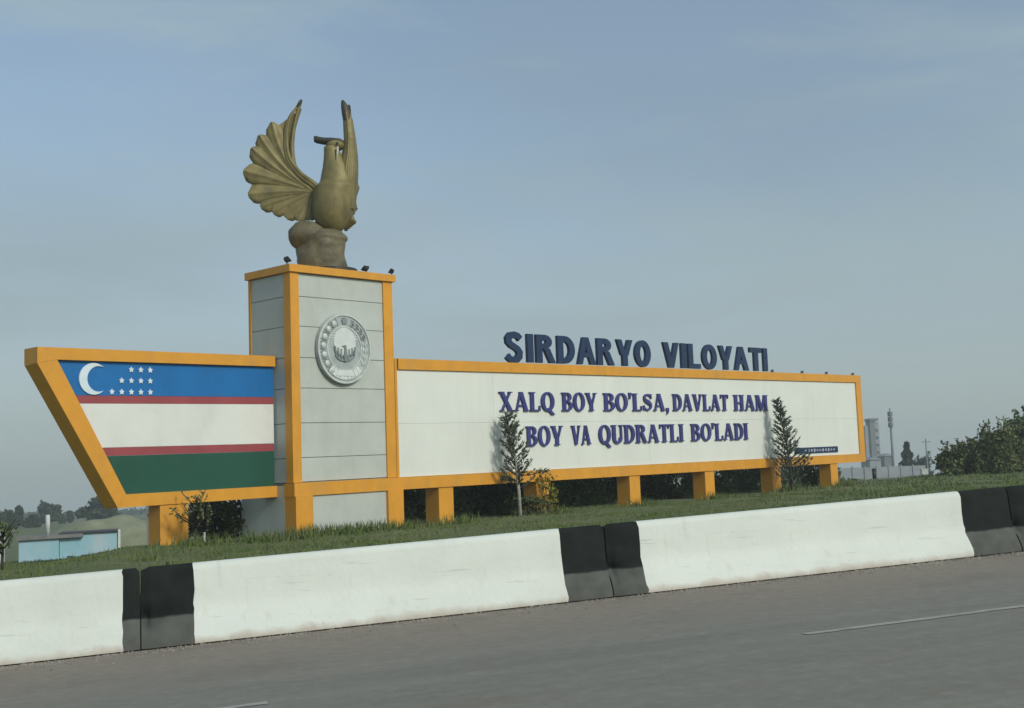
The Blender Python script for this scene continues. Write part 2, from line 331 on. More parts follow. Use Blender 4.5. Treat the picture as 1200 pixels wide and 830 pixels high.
def white_barrier():
    m = CONC.copy(); m.name = 'white barrier paint with splashed foot'; t = m.node_tree; b = t.nodes['Principled BSDF']
    src = b.inputs['Base Color'].links[0].from_socket
    at_ = t.nodes.new('ShaderNodeAttribute'); at_.attribute_name = 'hh'
    n = t.nodes.new('ShaderNodeTexNoise'); n.inputs['Scale'].default_value = 3.5; n.inputs['Detail'].default_value = 7; n.inputs['Roughness'].default_value = .7
    tc_ = t.nodes.new('ShaderNodeTexCoord'); t.links.new(tc_.outputs['Object'], n.inputs['Vector'])
    ma = t.nodes.new('ShaderNodeMath'); ma.operation = 'MULTIPLY_ADD'; ma.inputs[1].default_value = -.22
    t.links.new(n.outputs['Fac'], ma.inputs[0]); t.links.new(at_.outputs['Fac'], ma.inputs[2])
    r = t.nodes.new('ShaderNodeMapRange'); r.inputs['From Min'].default_value = .0; r.inputs['From Max'].default_value = -.09; r.inputs['To Max'].default_value = .75
    t.links.new(ma.outputs['Value'], r.inputs['Value'])
    for sc, mpx, lo, hi, amt, colr in ((1.6, (1.0, 1.0, 14.0), .66, .72, .30, (.30, .30, .28, 1)), (5.0, (1.4, 1.4, .22), .60, .74, .28, (.44, .44, .38, 1)), (22.0, (1, 1, 1), .70, .74, .5, (.33, .32, .29, 1))):
        mpp = t.nodes.new('ShaderNodeMapping'); mpp.inputs['Scale'].default_value = mpx; t.links.new(tc_.outputs['Object'], mpp.inputs['Vector'])
        q_ = t.nodes.new('ShaderNodeTexNoise'); q_.inputs['Scale'].default_value = sc; q_.inputs['Detail'].default_value = 5; t.links.new(mpp.outputs['Vector'], q_.inputs['Vector'])
        r_ = t.nodes.new('ShaderNodeMapRange'); r_.inputs['From Min'].default_value = lo; r_.inputs['From Max'].default_value = hi; r_.inputs['To Max'].default_value = amt; t.links.new(q_.outputs['Fac'], r_.inputs['Value'])
        k_ = t.nodes.new('ShaderNodeMixRGB'); k_.inputs['Color2'].default_value = colr; t.links.new(src, k_.inputs['Color1']); t.links.new(r_.outputs['Result'], k_.inputs['Fac']); src = k_.outputs['Color']
    x = t.nodes.new('ShaderNodeMixRGB'); x.inputs['Color2'].default_value = (.42, .36, .29, 1); t.links.new(src, x.inputs['Color1']); t.links.new(r.outputs['Result'], x.inputs['Fac']); t.links.new(x.outputs['Color'], b.inputs['Base Color'])
    return m
WHT = white_barrier()
PROF = [(0, .015), (-.004, .06), (-.03, .12), (-.085, .22), (-.145, .33), (-.170, .39), (-.185, .45), (-.205, .60), (-.225, .82), (-.24, .875), (-.275, .90), (-.40, .90), (-.43, .875), (-.445, .82), (-.47, .5), (-.49, .35), (-.60, .165), (-.66, .085), (-.665, .015)]
BSL = .0475 * BU[0]
def barrier(s0, s1, bl, br, label):
    c = B0 + BU * (s0 + s1) / 2 - BN * .33; zc = float(road_z(c[0]))
    root = thing('concrete_barrier', (c[0], c[1], zc), label, 'barrier', 'concrete barriers along the road edge')
    def P(s_, d, h):
        x, y = B0 + BU * s_ + BN * (d + .17); return (x, y, float(road_z(x)) + h)
    def ring(s_, k=0, wob=0., inset=0., end=0):
        rnd = random.Random(int(s_ * 1000) + 5); R = []
        for i, (d, h) in enumerate(PROF):
            dd = d + (-1 if d > -.33 else 1) * inset; hh = h
            if h > .86: hh -= inset * 1.6
            if end and .1 < h < .5 and d > -.33: dd -= (.11 if .3 < h < .42 else 0) * end   # lifting slot by the joint
            ss = s_ + wob * (rnd.random() - .5) * 2 + .003 * math.sin(h * 19 + s_)*(wob > 0)
            R.append(P(ss, dd + .004 * math.sin(s_ * 1.7 + h * 5), hh))
        return R
    def piece(stations, name, m, cap0, cap1):
        mb = MB(); rings = [ring(*q) for q in stations]; n = len(PROF)
        vs = [p for r in rings for p in r]
        fs = [(i * n + k, i * n + k + 1, (i + 1) * n + k + 1, (i + 1) * n + k) for i in range(len(rings) - 1) for k in range(n - 1)]
        mb.add(vs, fs, True)
        if cap0: mb.add(rings[0], [tuple(range(n))])
        if cap1: mb.add(rings[-1], [tuple(range(n - 1, -1, -1))])
        o = mb.build(name, m, root)
        at_ = o.data.attributes.new('hh', 'FLOAT', 'POINT')
        at_.data.foreach_set('value', [PROF[i % n][1] for i in range(len(o.data.vertices))])
        return o
    i0, i1 = s0 + bl, s1 - br
    nW = 14
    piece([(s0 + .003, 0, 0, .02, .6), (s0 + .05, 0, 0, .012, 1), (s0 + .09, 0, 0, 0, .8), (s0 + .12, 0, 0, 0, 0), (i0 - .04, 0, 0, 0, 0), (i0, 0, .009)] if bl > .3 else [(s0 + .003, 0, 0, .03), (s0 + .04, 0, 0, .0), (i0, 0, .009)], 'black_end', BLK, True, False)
    piece([(i0, 0, .009)] + [(i0 + (i1 - i0) * k / nW,) for k in range(1, nW)] + [(i1, 0, .009)], 'white_section', WHT, False, False)
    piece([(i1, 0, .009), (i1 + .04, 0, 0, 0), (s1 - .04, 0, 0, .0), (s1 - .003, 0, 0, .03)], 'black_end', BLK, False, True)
    return root
barrier(-11.0, -5.012, .6, .19, 'white concrete barrier at the left edge, its right black end just a narrow strip')
barrier(-5.005, .613, .58, .60, 'white concrete barrier in front of the flag panel and tower, both black ends in view')
barrier(.62, 6.68, .45, .80, 'long white concrete barrier below the small conifers and right half of the billboard')
barrier(6.688, 12.7, .8, .6, 'black barrier end at the far right edge, only its dark tip in view')

# ------------------------------------------------------------------ flag panel
SETB = -.56
flag = thing('flag_panel', S(-3, SETB - .3, -.82), 'slanted orange-framed panel with blue, white and green flag stripes and a crescent', 'sign panel')
THK = .52
OTL, OBL, ITL, IBL = (-6.10, 3.12), (-4.27, .095), (-5.66, 3.20), (-4.07, .37)
def lerp(a, b, t): return (a[0] + (b[0] - a[0]) * t, a[1] + (b[1] - a[1]) * t)
mb = MB().prism([(-6.10, 3.45), OTL, ITL, (-.03, 3.20), (-.03, 3.45)], SETB - THK, SETB, S); mb.build('top_rail', ORANGE, flag)
mb = MB().prism([OBL, (-.03, .11), (-.03, .37), IBL], SETB - THK, SETB, S); mb.build('bottom_rail', ORANGE, flag)
mb = MB().prism([lerp(OTL, OBL, .001), lerp(OTL, OBL, .999), lerp(IBL, ITL, .001), lerp(IBL, ITL, .999)], SETB - THK, SETB - .002, S); mb.build('slanted_rail', ORANGE, flag)
def ed(z): t_ = (3.20 - z) / (3.20 - .37); return ITL[0] + (IBL[0] - ITL[0]) * t_
zs = [3.20, 2.475, 2.305, 1.375, 1.195, .37]
RC = SETB - .09
for i, (nm, m) in enumerate((('blue_stripe', F_BLUE), ('upper_red_stripe', F_RED), ('white_stripe', F_WHITE), ('lower_red_stripe', F_RED), ('green_stripe', F_GREEN))):
    z1, z0 = zs[i] - .002, zs[i + 1] + .002
    # each stripe is a row of sheets with hairline joints
    nsh = 1
    mb = MB().prism([(ed(z1) + .004, z1), (ed(z0) + .004, z0), (-.035, z0), (-.035, z1)], RC - .06, RC - .004 * (i % 2), S)
    mb.build(nm.replace('upper_', '').replace('lower_', ''), m, flag)
# crescent
mb = MB(); A = []; Bq = []
ccx, ccz, rr = -4.79, 2.825, .335
a0 = math.radians(48)
for k in range(29):
    th = a0 + (2 * math.pi - 2 * a0) * k / 28
    A.append((ccx + rr * math.cos(th) * 1.02, ccz + rr * math.sin(th)))
x1 = rr * math.cos(a0) * 1.02; c2 = .118; r2x = x1 - c2; r2 = math.hypot(r2x, rr * math.sin(a0)); b0 = math.atan2(rr * math.sin(a0), r2x)
for k in range(29):
    th = b0 + (2 * math.pi - 2 * b0) * k / 28; Bq.append((ccx + c2 + r2 * math.cos(th), ccz + r2 * math.sin(th)))
mb.strip(A, Bq, RC, RC + .03, S); mb.build('crescent', STARW, flag)
for row, (zz, n0) in enumerate(((3.04, 2), (2.80, 1), (2.555, 0))):
    for k in range(n0, 5):
        if row == 0 and k < 2: continue
        u = -4.36 + k * .235
        poly = [(u + (.068 if j % 2 == 0 else .036) * math.sin(math.pi * j / 5), zz + (.068 if j % 2 == 0 else .036) * math.cos(math.pi * j / 5)) for j in range(10)]
        MB().prism(poly[::-1], RC, RC + .025, S).build('star', STARW, flag)
MB().box((-3.22, SETB - THK + .05, -1.05), (-2.5, SETB - .03, .098), S).build('support_post', ORANGE, flag)

# ------------------------------------------------------------------ tower
tw = thing('sign_tower', S(1.67, -.8, -.82), 'tall grey-clad tower with orange edges and a round silver emblem', 'tower')
TD, TB = 1.60, 1.95
MB().box((.06, -TD + .06, -.1), (3.28, -.06, 5.45), S).build('core', JOINT, tw)
# corner posts
MB().box((0, -.25, .42), (.26, 0, 5.42), S).build('corner_post', ORANGE, tw)
MB().box((3.02, -.25, .42), (3.34, 0, 5.42), S).build('corner_post', ORANGE, tw)
MB().box((0, -TD, .42), (.12, -TD + .08, 5.42), S).build('corner_post', ORANGE, tw)
MB().box((3.22, -TD, .42), (3.34, -TD + .08, 5.42), S).build('corner_post', ORANGE, tw)
MB().box((-.06, -TD - .06, 5.42), (3.42, .06, 5.60), S).build('cap', ORANGE, tw)
zz = [.43, 1.0, 1.82, 2.65, 3.38, 4.13, 4.85, 5.41]
for i in range(7):
    j = .008; dz = random.uniform(-.004, .004)
    MB().box((.265, -.12, zz[i] + j), (3.015, -.035 + dz, zz[i + 1] - j), S).build('cladding_sheet', CLAD, tw)
    MB().box((.03 - dz, -TD + .085, zz[i] + j), (.2, -.255, zz[i + 1] - j), S).build('cladding_sheet', CLAD, tw)
    MB().box((3.1, -TD + .085, zz[i] + j), (3.31 + dz, -.255, zz[i + 1] - j), S).build('cladding_sheet', CLAD, tw)
    MB().box((.13, -TD + .01, zz[i] + j), (3.21, -TD + .1, zz[i + 1] - j), S).build('cladding_sheet', CLAD, tw)
# band and base
MB().box((-.03, -.3, .10), (3.50, .07, .41), S).build('band', ORANGE, tw)
MB().box((-.02, -.3, -1.1), (.50, .10, .098), S).build('base_post', ORANGE, tw)
MB().box((2.93, -.3, -1.1), (3.46, .10, .098), S).build('base_post', ORANGE, tw)
MB().box((.50, -.4, -1.1), (2.93, .02, .097), S).build('base_cladding', CLAD, tw)
MB().box((-.022, -TB, -1.1), (.49, -.305, .36), S).build('base_cladding', CLAD, tw)
MB().box((2.95, -TB, -1.1), (3.42, -.305, .36), S).build('base_cladding', CLAD, tw)
MB().box((.495, -TB + .02, -1.1), (2.945, -.405, .05), S).build('base_core', JOINT, tw)
# emblem
EU, EZ, ER, EO = 1.60, 3.62, .86, -.03
def E(a, o, b_): return S(EU + ER * a, EO + .03 + o * .62, EZ + ER * b_)
def circ(r, n=40, cx=0, cz=0, t0=0, t1=2 * math.pi): return [(cx + r * math.cos(t0 + (t1 - t0) * k / n), cz + r * math.sin(t0 + (t1 - t0) * k / n)) for k in range(n + 1)]
emb = MB().prism(circ(1.0, 48)[:-1], 0, .13, E).build('emblem', SILVER_DK, tw)
MB().strip(circ(1.0, 48), circ(.95, 48), .12, .17, E).build('rim', SILVER, emb)
MB().strip(circ(.66, 40), circ(.62, 40), .12, .155, E).build('inner_ring', SILVER, emb)
mb = MB().prism(circ(.41, 28, 0, .20)[:-1], .12, .165, E)
for k in range(15):
    th = math.pi * (.06 + .88 * k / 14)
    mb.prism([(.42 * math.cos(th - .06), .22 + .42 * math.sin(th - .06)), (.57 * math.cos(th), .22 + .40 * math.sin(th) / 1.1), (.42 * math.cos(th + .06), .22 + .42 * math.sin(th + .06))], .12, .15, E)
mb.build('sun_disc', mat('pale emblem metal', (.70, .75, .72), .45, .06, 4, metal=.15), emb)
# small bird with raised wings: built in the emblem's own dark relief
mb = MB()
for sg in (-1, 1):
    for k in range(3):
        x0, x1, zb_, zt_ = sg * (.12 + .10 * k), sg * (.145 + .115 * k), -.27 + .055 * k, -.01 + .035 * k
        A = [(x0 + (x1 - x0) * q + sg * .02 * math.sin(q * 3.1) - .030, zb_ + (zt_ - zb_) * q) for q in (0, .35, .7, 1)]; mb.strip(A, [(a_ + .060, b_) for a_, b_ in A], .15, .18 + .004 * k, E)
    A = [(sg * .05, -.31), (sg * .16, -.30), (sg * .28, -.24), (sg * .37, -.15)]; mb.strip(A, [(a_, b_ - .055) for a_, b_ in A], .15, .176, E)
mb.prism([(-.05, -.37), (.05, -.37), (.065, -.18), (.035, .03), (-.025, .03), (-.065, -.18)], .15, .215, E)
mb.prism(circ(.05, 10, -.01, .06)[:-1], .15, .205, E)
mb.prism([(-.13, .075), (-.05, .05), (-.05, .09)], .15, .20, E)
mb.build('bird_relief', mat('dark emblem metal', (.25, .29, .295), .5, .15, 5, metal=.1), emb)
for k in range(7):   # cotton bolls up the left side
    th = math.radians(118 + 19 * k); cx_, cz_ = .79 * math.cos(th), .79 * math.sin(th)
    mb = MB(); mb.ball((0, 0, 0), 1, 10, 6); mb.v = [E(cx_ + .095 * x, .15 + .05 * y, cz_ + .095 * z) for x, y, z in mb.v]
    cb = mb.build('cotton_boll', SILVER, emb)
    for dq in (-.55, .55):
        mb = MB(); t2 = th + dq * .21; mb.prism([(.68 * math.cos(t2), .68 * math.sin(t2)), (.78 * math.cos(t2 + .05), .78 * math.sin(t2 + .05)), (.91 * math.cos(t2), .91 * math.sin(t2)), (.78 * math.cos(t2 - .05), .78 * math.sin(t2 - .05))], .12, .16, E)
        mb.build('leaf', MATS['dark emblem metal'], emb)
for k in range(10):  # wheat ear on the right
    th = math.radians(64 - 13.5 * k)
    mb = MB()
    for r_, dt in ((.71, .06), (.86, .06), (.79, 0)):
        t2 = th + dt; c_, s_ = math.cos(t2), math.sin(t2)
        mb.prism([(r_ * c_ + .07 * s_, r_ * s_ - .07 * c_), (r_ * c_ + .035 * c_, r_ * s_ + .035 * s_), (r_ * c_ - .08 * s_, r_ * s_ + .08 * c_), (r_ * c_ - .035 * c_, r_ * s_ - .035 * s_)], .12, .155 + .012 * (dt == 0), E)
    mb.build('wheat_grain', MATS['dark emblem metal'] if k < 4 else SILVER, emb)
mb = MB()
for q in (0, math.pi / 4): mb.prism([(.115 * math.cos(q + math.pi / 2 * k), .80 + .115 * math.sin(q + math.pi / 2 * k)) for k in range(4)], .12, .17 + q * .01, E)
mb.build('star', MATS['dark emblem metal'], emb)
mb = MB()
for k in range(9):
    t0, t1 = math.radians(226 + 10 * k), math.radians(235 + 10 * k)
    mb.prism([(.67 * math.cos(t0), .67 * math.sin(t0)), (.67 * math.cos(t1), .67 * math.sin(t1)), (.89 * math.cos(t1), .89 * math.sin(t1)), (.89 * math.cos(t0), .89 * math.sin(t0))], .12, .165 + .006 * (k % 2), E)
mb.prism([(-.25, -.62), (.25, -.62), (.34, -.78), (-.34, -.78)], .12, .185, E)
mb.build('ribbon', MATS['pale emblem metal'], emb)

# ------------------------------------------------------------------ floodlights on the tower cap
def floodlight(u, o, z, aim, label, s=1., M=S):
    root = thing('floodlight', M(u, o, z), label, 'floodlight', 'floodlights on the sign')
    c = Vector(M(u, o, z))
    MB().tube([c, c + Vector((0, 0, .10 * s))], .022 * s, 6).build('bracket', BLACKM, root)
    d = Vector(aim).normalized(); h = c + Vector((0, 0, .16 * s)); r = d.cross(Vector((0, 0, 1))).normalized(); q = r.cross(d)
    mb = MB(); rings = []
    for dd, ss in ((-.07, .05), (-.03, .085), (.05, .115), (.06, .115)):
        rings.append([h + d * dd * s + (r * x * 1.15 + q * y) * ss * s for x, y in ((-1, -1), (1, -1), (1, 1), (-1, 1))])
    mb.loft(rings, smooth=False).build('lamp_housing', BLACKM, root)
    mb = MB(); mb.add([h + d * .064 * s + (r * x * 1.1 + q * y) * .1 * s for x, y in ((-1, -1), (1, -1), (1, 1), (-1, 1))], [(0, 1, 2, 3)]).build('glass', mat('lamp glass', (.12, .13, .14), .1), root)
    return root
floodlight(.0, -.10, 5.6, (.6, .5, .8), 'small black floodlight on the left front corner of the tower cap', .68)
floodlight(2.55, -.12, 5.6, (-.5, .4, .8), 'small black floodlight on the tower cap just right of the bird plinth', .68)
floodlight(3.36, -.02, 5.6, (-.8, .3, .7), 'small black floodlight at the right front corner of the tower cap', .6)

# ------------------------------------------------------------------ billboard
bd = thing('billboard', S(16.5, -.3, -.6), 'long cream billboard in an orange frame carrying navy and indigo lettering', 'billboard')
UL, UR, BT = 3.36, 29.95, .62
rail_u = np.linspace(UL + .15, UR, 7)
for i in range(6):
    dd = random.uniform(-.003, .003)
    MB().box((rail_u[i] + .003, -BT, 3.17), (rail_u[i + 1] - .003, -.02 + dd, 3.45), SB).build('top_rail', ORANGE, bd)
    MB().box((rail_u[i] + .003, -BT, .10), (rail_u[i + 1] - .003, -.02 - dd, .41), SB).build('bottom_rail', ORANGE, bd)
MB().box((UR - .44, -BT + .003, .413), (UR - .003, -.023, 3.167), SB).build('end_rail', ORANGE, bd)
MB().box((UL + .02, -BT + .003, .413), (UL + .10, -.023, 3.45), SB).build('end_rail', ORANGE, bd)
MB().box((UL + .10, -BT + .05, .413), (UR - .45, -.15, 3.167), SB).build('board_core', JOINT, bd)
us = np.linspace(UL + .11, UR - .445, 8)
for i in range(7):
    for z0, z1 in ((.416, 1.78), (1.784, 3.164)):
        MB().box((us[i] + .002, -.14, z0), (us[i + 1] - .002, -.075 + random.uniform(-.001, .001), z1), SB).build('face_sheet', BOARD, bd)
for u0, u1 in ((4.90, 5.45), (8.9, 9.45), (13.44, 14.0), (17.8, 18.38), (22.33, 22.95), (26.9, 27.5)):
    MB().box((u0, -.55, -1.3), (u1, -.06, .098), SB).build('support_post', ORANGE, bd)

# lettering drawn stroke by stroke: thick stems, thin joins, optional serifs; unit height
def glyph(ch, serif):
    T, t_, sh, sx = (.215, .085, .055, .075) if serif else (.265, .215, 0, 0)
    Q = []; R = []                                     # Q polygons, R ribbons
    def stem(x, w_, y0=0, y1=1, ser=(1, 1)):
        Q.append([(x, y0), (x + w_, y0), (x + w_, y1), (x, y1)])
        if serif:
            if ser[0]: Q.append([(x - sx, y0), (x + w_ + sx, y0), (x + w_ + sx, y0 + sh), (x - sx, y0 + sh)])
            if ser[1]: Q.append([(x - sx, y1 - sh), (x + w_ + sx, y1 - sh), (x + w_ + sx, y1), (x - sx, y1)])
    def foot(xc, w_, y):
        if serif: Q.append([(xc - w_ / 2 - sx, y), (xc + w_ / 2 + sx, y), (xc + w_ / 2 + sx, y + sh), (xc - w_ / 2 - sx, y + sh)])
    def diag(xa, ya, xb, yb, w_): Q.append([(xa - w_ / 2, ya), (xa + w_ / 2, ya), (xb + w_ / 2, yb), (xb - w_ / 2, yb)])
    def arc(cx, cy, rx, ry, wx, wy, d0, d1, n=18, shift=0):
        A = []; Bq = []
        for k in range(n + 1):
            th = math.radians(d0 + (d1 - d0) * k / n)
            A.append((cx + rx * math.cos(th), cy + ry * math.sin(th))); Bq.append((cx + (rx - wx) * math.cos(th), cy + (ry - wy) * math.sin(th)))
        R.append((A, Bq))
    W = .8
    if ch == 'I': stem(sx + (0 if serif else .03), T); W = T + 2 * sx + (0 if serif else .06)
    elif ch == 'L':
        stem(sx, T); Q.append([(sx, 0), (.68, 0), (.68, t_ * .9), (sx, t_ * .9)]); W = .70
        if serif: Q.append([(.60, 0), (.68, 0), (.68, .28), (.64, .28)])
    elif ch == 'A':
        diag(.12, 0, .40, 1, t_ * (1 if serif else 1.1)); diag(.74 if serif else .76, 0, .42, 1, T); W = .88
        Q.append([(.22, .26), (.62, .26), (.60, .26 + t_ * .8), (.25, .26 + t_ * .8)]); foot(.12, t_, 0); foot(.74, T * .8, 0)
    elif ch == 'V':
        diag(.16, 1, .44, 0, T); diag(.76, 1, .46, 0, t_ * 1.1); foot(.16, T * .8, 1 - sh); foot(.76, t_, 1 - sh); W = .88
    elif ch == 'X':
        diag(.17, 1, .71, 0, T * 1.05); diag(.70, 1, .17, 0, t_ * 1.15)
        for p in ((.17, T * .8, 1 - sh), (.70, t_, 1 - sh), (.17, t_, 0), (.71, T * .8, 0)): foot(*p)
        W = .88
    elif ch in 'OQ':
        arc(.43, .5, .43, .52, T * 1.02, t_, 0, 360, 32); W = .86
        if ch == 'Q': Q.append([(.36, .12), (.50, .18), (.88, -.20), (.66, -.20)])
    elif ch == 'D':
        stem(sx, T); arc(.33, .5, .47, .5, T, t_, -90, 90); Q.append([(sx + T, 0), (.335, 0), (.335, t_), (sx + T, t_)]); Q.append([(sx + T, 1 - t_), (.335, 1 - t_), (.335, 1), (sx + T, 1)]); W = .82
    elif ch in 'BRP':
        stem(sx, T)
        hy = .49
        arc(.36, .75, .34, .25, T * .95, t_ * .9, -90, 90); Q.append([(sx + T, 1 - t_), (.365, 1 - t_), (.365, 1), (sx + T, 1)]); Q.append([(sx + T, .5), (.365, .5), (.365, .5 + t_ * .85), (sx + T, .5 + t_ * .85)])
        if ch == 'B':
            arc(.38, .27, .38, .275, T * .98, t_ * .9, -90, 90); Q.append([(sx + T, 0), (.385, 0), (.385, t_), (sx + T, t_)]); W = .78
        if ch == 'R':
            diag(.46, .52, .72, 0, T); foot(.74, T * .55, 0); W = .86
    elif ch == 'Y':
        stem(.32, T, 0, .46, (1, 0)); diag(.16, 1, .38, .40, T * .95); diag(.74, 1, .50, .40, t_ * 1.15); foot(.16, T * .8, 1 - sh); foot(.74, t_, 1 - sh); W = .88
    elif ch == 'S':
        c_ = [(.64, .80), (.54, .905), (.38, .945), (.22, .91), (.135, .80), (.14, .69), (.24, .59), (.38, .52), (.52, .44), (.60, .33), (.58, .19), (.48, .09), (.34, .055), (.19, .09), (.08, .20)]
        k0, k1 = (.055, .105) if serif else (.105, .13)
        A = []; Bq = []; m_ = len(c_)
        for i in range(m_):
            p, q = c_[max(i - 1, 0)], c_[min(i + 1, m_ - 1)]; dx, dz = q[0] - p[0], q[1] - p[1]; l_ = math.hypot(dx, dz)
            hw = k0 + (k1 - k0) * abs(dx * .3 + dz) / l_ if not serif else k0 * .8 + (k1 - k0 * .8) * math.exp(-((i - 7) / 2.6) ** 2)
            A.append((c_[i][0] - dz / l_ * hw, c_[i][1] + dx / l_ * hw)); Bq.append((c_[i][0] + dz / l_ * hw, c_[i][1] - dx / l_ * hw))
        R.append((A, Bq)); W = .73 if serif else .80
        if serif: Q.append([(.60, .68), (.66, .68), (.66, .98), (.62, .98)]); Q.append([(.05, .02), (.09, .02), (.11, .32), (.05, .32)])
    elif ch == 'T':
        stem(.28, T, 0, 1, (1, 0)); Q.append([(.02, 1 - t_), (.75, 1 - t_), (.75, 1), (.02, 1)]); W = .77
        if serif: Q.append([(.02, .74), (.06, .74), (.10, 1), (.02, 1)]); Q.append([(.71, .74), (.75, .74), (.75, 1), (.67, 1)])
    elif ch == 'H':
        stem(sx, T); stem(.58, T); Q.append([(sx + T, .46), (.58, .46), (.58, .46 + t_), (sx + T, .46 + t_)]); W = .58 + T + sx
    elif ch == 'M':
        stem(sx, t_ * (1.1 if serif else 1)); stem(.80, T); diag(.20, 1, .50, .0, T * .95); diag(.82, 1, .52, 0, t_); W = .80 + T + sx
    elif ch == 'U':
        stem(sx, T, .30, 1, (0, 1)); stem(.66, t_ * (1.15 if serif else 1), .30, 1, (0, 1))
        arc(.42, .32, .345, .34, T * .95, t_ * 1.1, 180, 360); W = .66 + t_ + sx + .03
    elif ch == "'": Q.append([(.03, 1.04), (.20, 1.04), (.12, .66), (.06, .66)]); W = .2
    elif ch == ',': Q.append([(.04, .0), (.22, .0), (.22, .17), (.04, .17)]); Q.append([(.14, .01), (.22, .01), (.12, -.2), (.04, -.2)]); W = .25
    return Q, R, W
def word(text, u0, u1, z0, h, serif, o0, depth, m, M, gap=.08):
    Ws = [glyph(c, serif) for c in text]; tot = sum(g_[2] for g_ in Ws) + gap * (len(text) - 1); k = (u1 - u0) / tot; x = u0
    for Q, R, W in Ws:
        mb = MB(); i = 0
        for q in Q:
            mb.prism([(x + a_ * k, z0 + b_ * h) for a_, b_ in q], o0, o0 + depth + .0012 * i, M); i += 1
        for A, Bq in R:
            mb.strip([(x + a_ * k, z0 + b_ * h) for a_, b_ in A], [(x + a_ * k, z0 + b_ * h) for a_, b_ in Bq], o0, o0 + depth + .0012 * i, M); i += 1
        mb.build('letter', m, bd); x += (W + gap) * k
word('SIRDARYO', 7.84, 15.02, 3.49, .82, False, -.20, .09, NAVY, SB, .10)
word('VILOYATI', 15.72, 22.60, 3.49, .82, False, -.20, .09, NAVY, SB, .10)
ZL1, ZL2 = 2.09, 1.10
for tx, a_, b_ in (('XALQ', 7.30, 9.74), ('BOY', 10.10, 11.82), ("BO'LSA,", 12.15, 15.72), ('DAVLAT', 15.95, 19.42), ('HAM', 19.80, 22.15)): word(tx, a_ + .08, b_ + .08, ZL1, .54, True, -.07, .06, INDIGO, SB)
for tx, a_, b_ in (('BOY', 8.42, 10.10), ('VA', 10.50, 11.42), ('QUDRATLI', 11.84, 16.5), ("BO'LADI", 16.95, 20.65)): word(tx, a_ + .08, b_ + .08, ZL2, .56, True, -.07, .06, INDIGO, SB)
strip = MB().box((24.1, -.07, .52), (27.6, -.045, .74), SB).build('small_text_strip', NAVY, bd)
PALE = mat('pale print', (.42, .46, .55), .5)
for k in range(11):
    u = 24.9 + k * .23; hgt = (.05, .09, .07, .10, .06)[k % 5]
    MB().box((u, -.046, .63 - hgt * .6), (u + .12, -.041, .63 + hgt * .55), SB).build('print_dash', PALE, strip)
for k, u in enumerate((22.9, 25.2, 27.2, 29.5)):
    floodlight(u, -.15, 3.45, (.2, -.6, -.3), ('small dark lamp on the billboard top just right of the last navy letter', 'small dark lamp on the billboard top, second of four from the lettering', 'small dark lamp on the billboard top, third of four from the lettering', 'small dark lamp at the right end of the billboard top')[k], .45, SB)

# ------------------------------------------------------------------ bronze bird on its plinth
BX, BY, BZ = -4.704, 31.774, 5.64
K = .02118
def bp(px, py): z = (321.5 - py) * K * 1.045; return ((px - 377.3) * K * 1.03 + .028 * z, z)
def zp(zx, zy): return bp(260 + zx / 3.773, 100 + zy / 3.773)          # from the enlarged view
def W3(x, y, z): return (BX + x, BY + y, BZ + z)
bird = thing('bird_statue', W3(0, 0, 0), 'bronze bird statue with raised fan-feathered wings on top of the grey tower', 'statue')
# plinth: rounded boulder on the left, drum on the right
mb = MB(); seg = 40; rings = []
for zx, zy, hw, yo in [(437, 835 - 10 * k, 106, 0) for k in range(15)] + [(440, 690, 108, 0), (441, 682, 107, 0), (442, 674, 104, 0), (442, 665, 98, 0), (444, 656, 88, 0), (446, 648, 72, 0), (450, 642, 40, 0)]:
    x, z = zp(zx, zy); r_ = hw * K / 3.773
    rings.append([W3(x + r_ * math.cos(q) * (1 + .03 * math.sin(3 * q + zy * .02)), r_ * .95 * math.sin(q) * (1 + .03 * math.sin(2 * q)), z) for q in [2 * math.pi * k / seg for k in range(seg)]])
mb.loft(rings)
def rough(v, k): p = Vector(v); return tuple(p + Vector((mnoise.noise(p * 2.3), mnoise.noise(p * 2.3 + Vector((7, 1, 3))), .35 * mnoise.noise(p * 2.6 + Vector((2, 9, 5))))) * k + Vector((mnoise.noise(p * 7), mnoise.noise(p * 7 + Vector((3, 5, 1))), 0)) * k * .35)
mb.v = [rough(v, .09) for v in mb.v]
drum = mb.build('plinth', STONE, bird)
mb = MB(); x, z = zp(390, 674); mb.ball((0, 0, 0), 1, 36, 24)
mb.v = [W3(x + .46 * vx * (1 + .04 * math.sin(4 * vz)), -.12 + .46 * vy, z + .39 * vz * (1 + .05 * math.sin(3 * vx + 1))) for vx, vy, vz in mb.v]
mb.v = [rough(v, .11) for v in mb.v]
mb.build('boulder', STONE, drum)
mb = MB(); rings = []
for zx, zy, hw in ((478, 835, 112), (478, 820, 112)):
    x, z = zp(zx, zy); r_ = hw * K / 3.773; rings.append([W3(x + .05 + r_ * math.cos(q), r_ * math.sin(q), z) for q in [2 * math.pi * k / 24 for k in range(24)]])
mb.loft(rings, smooth=False).build('base_plate', BRONZE_DK, drum)
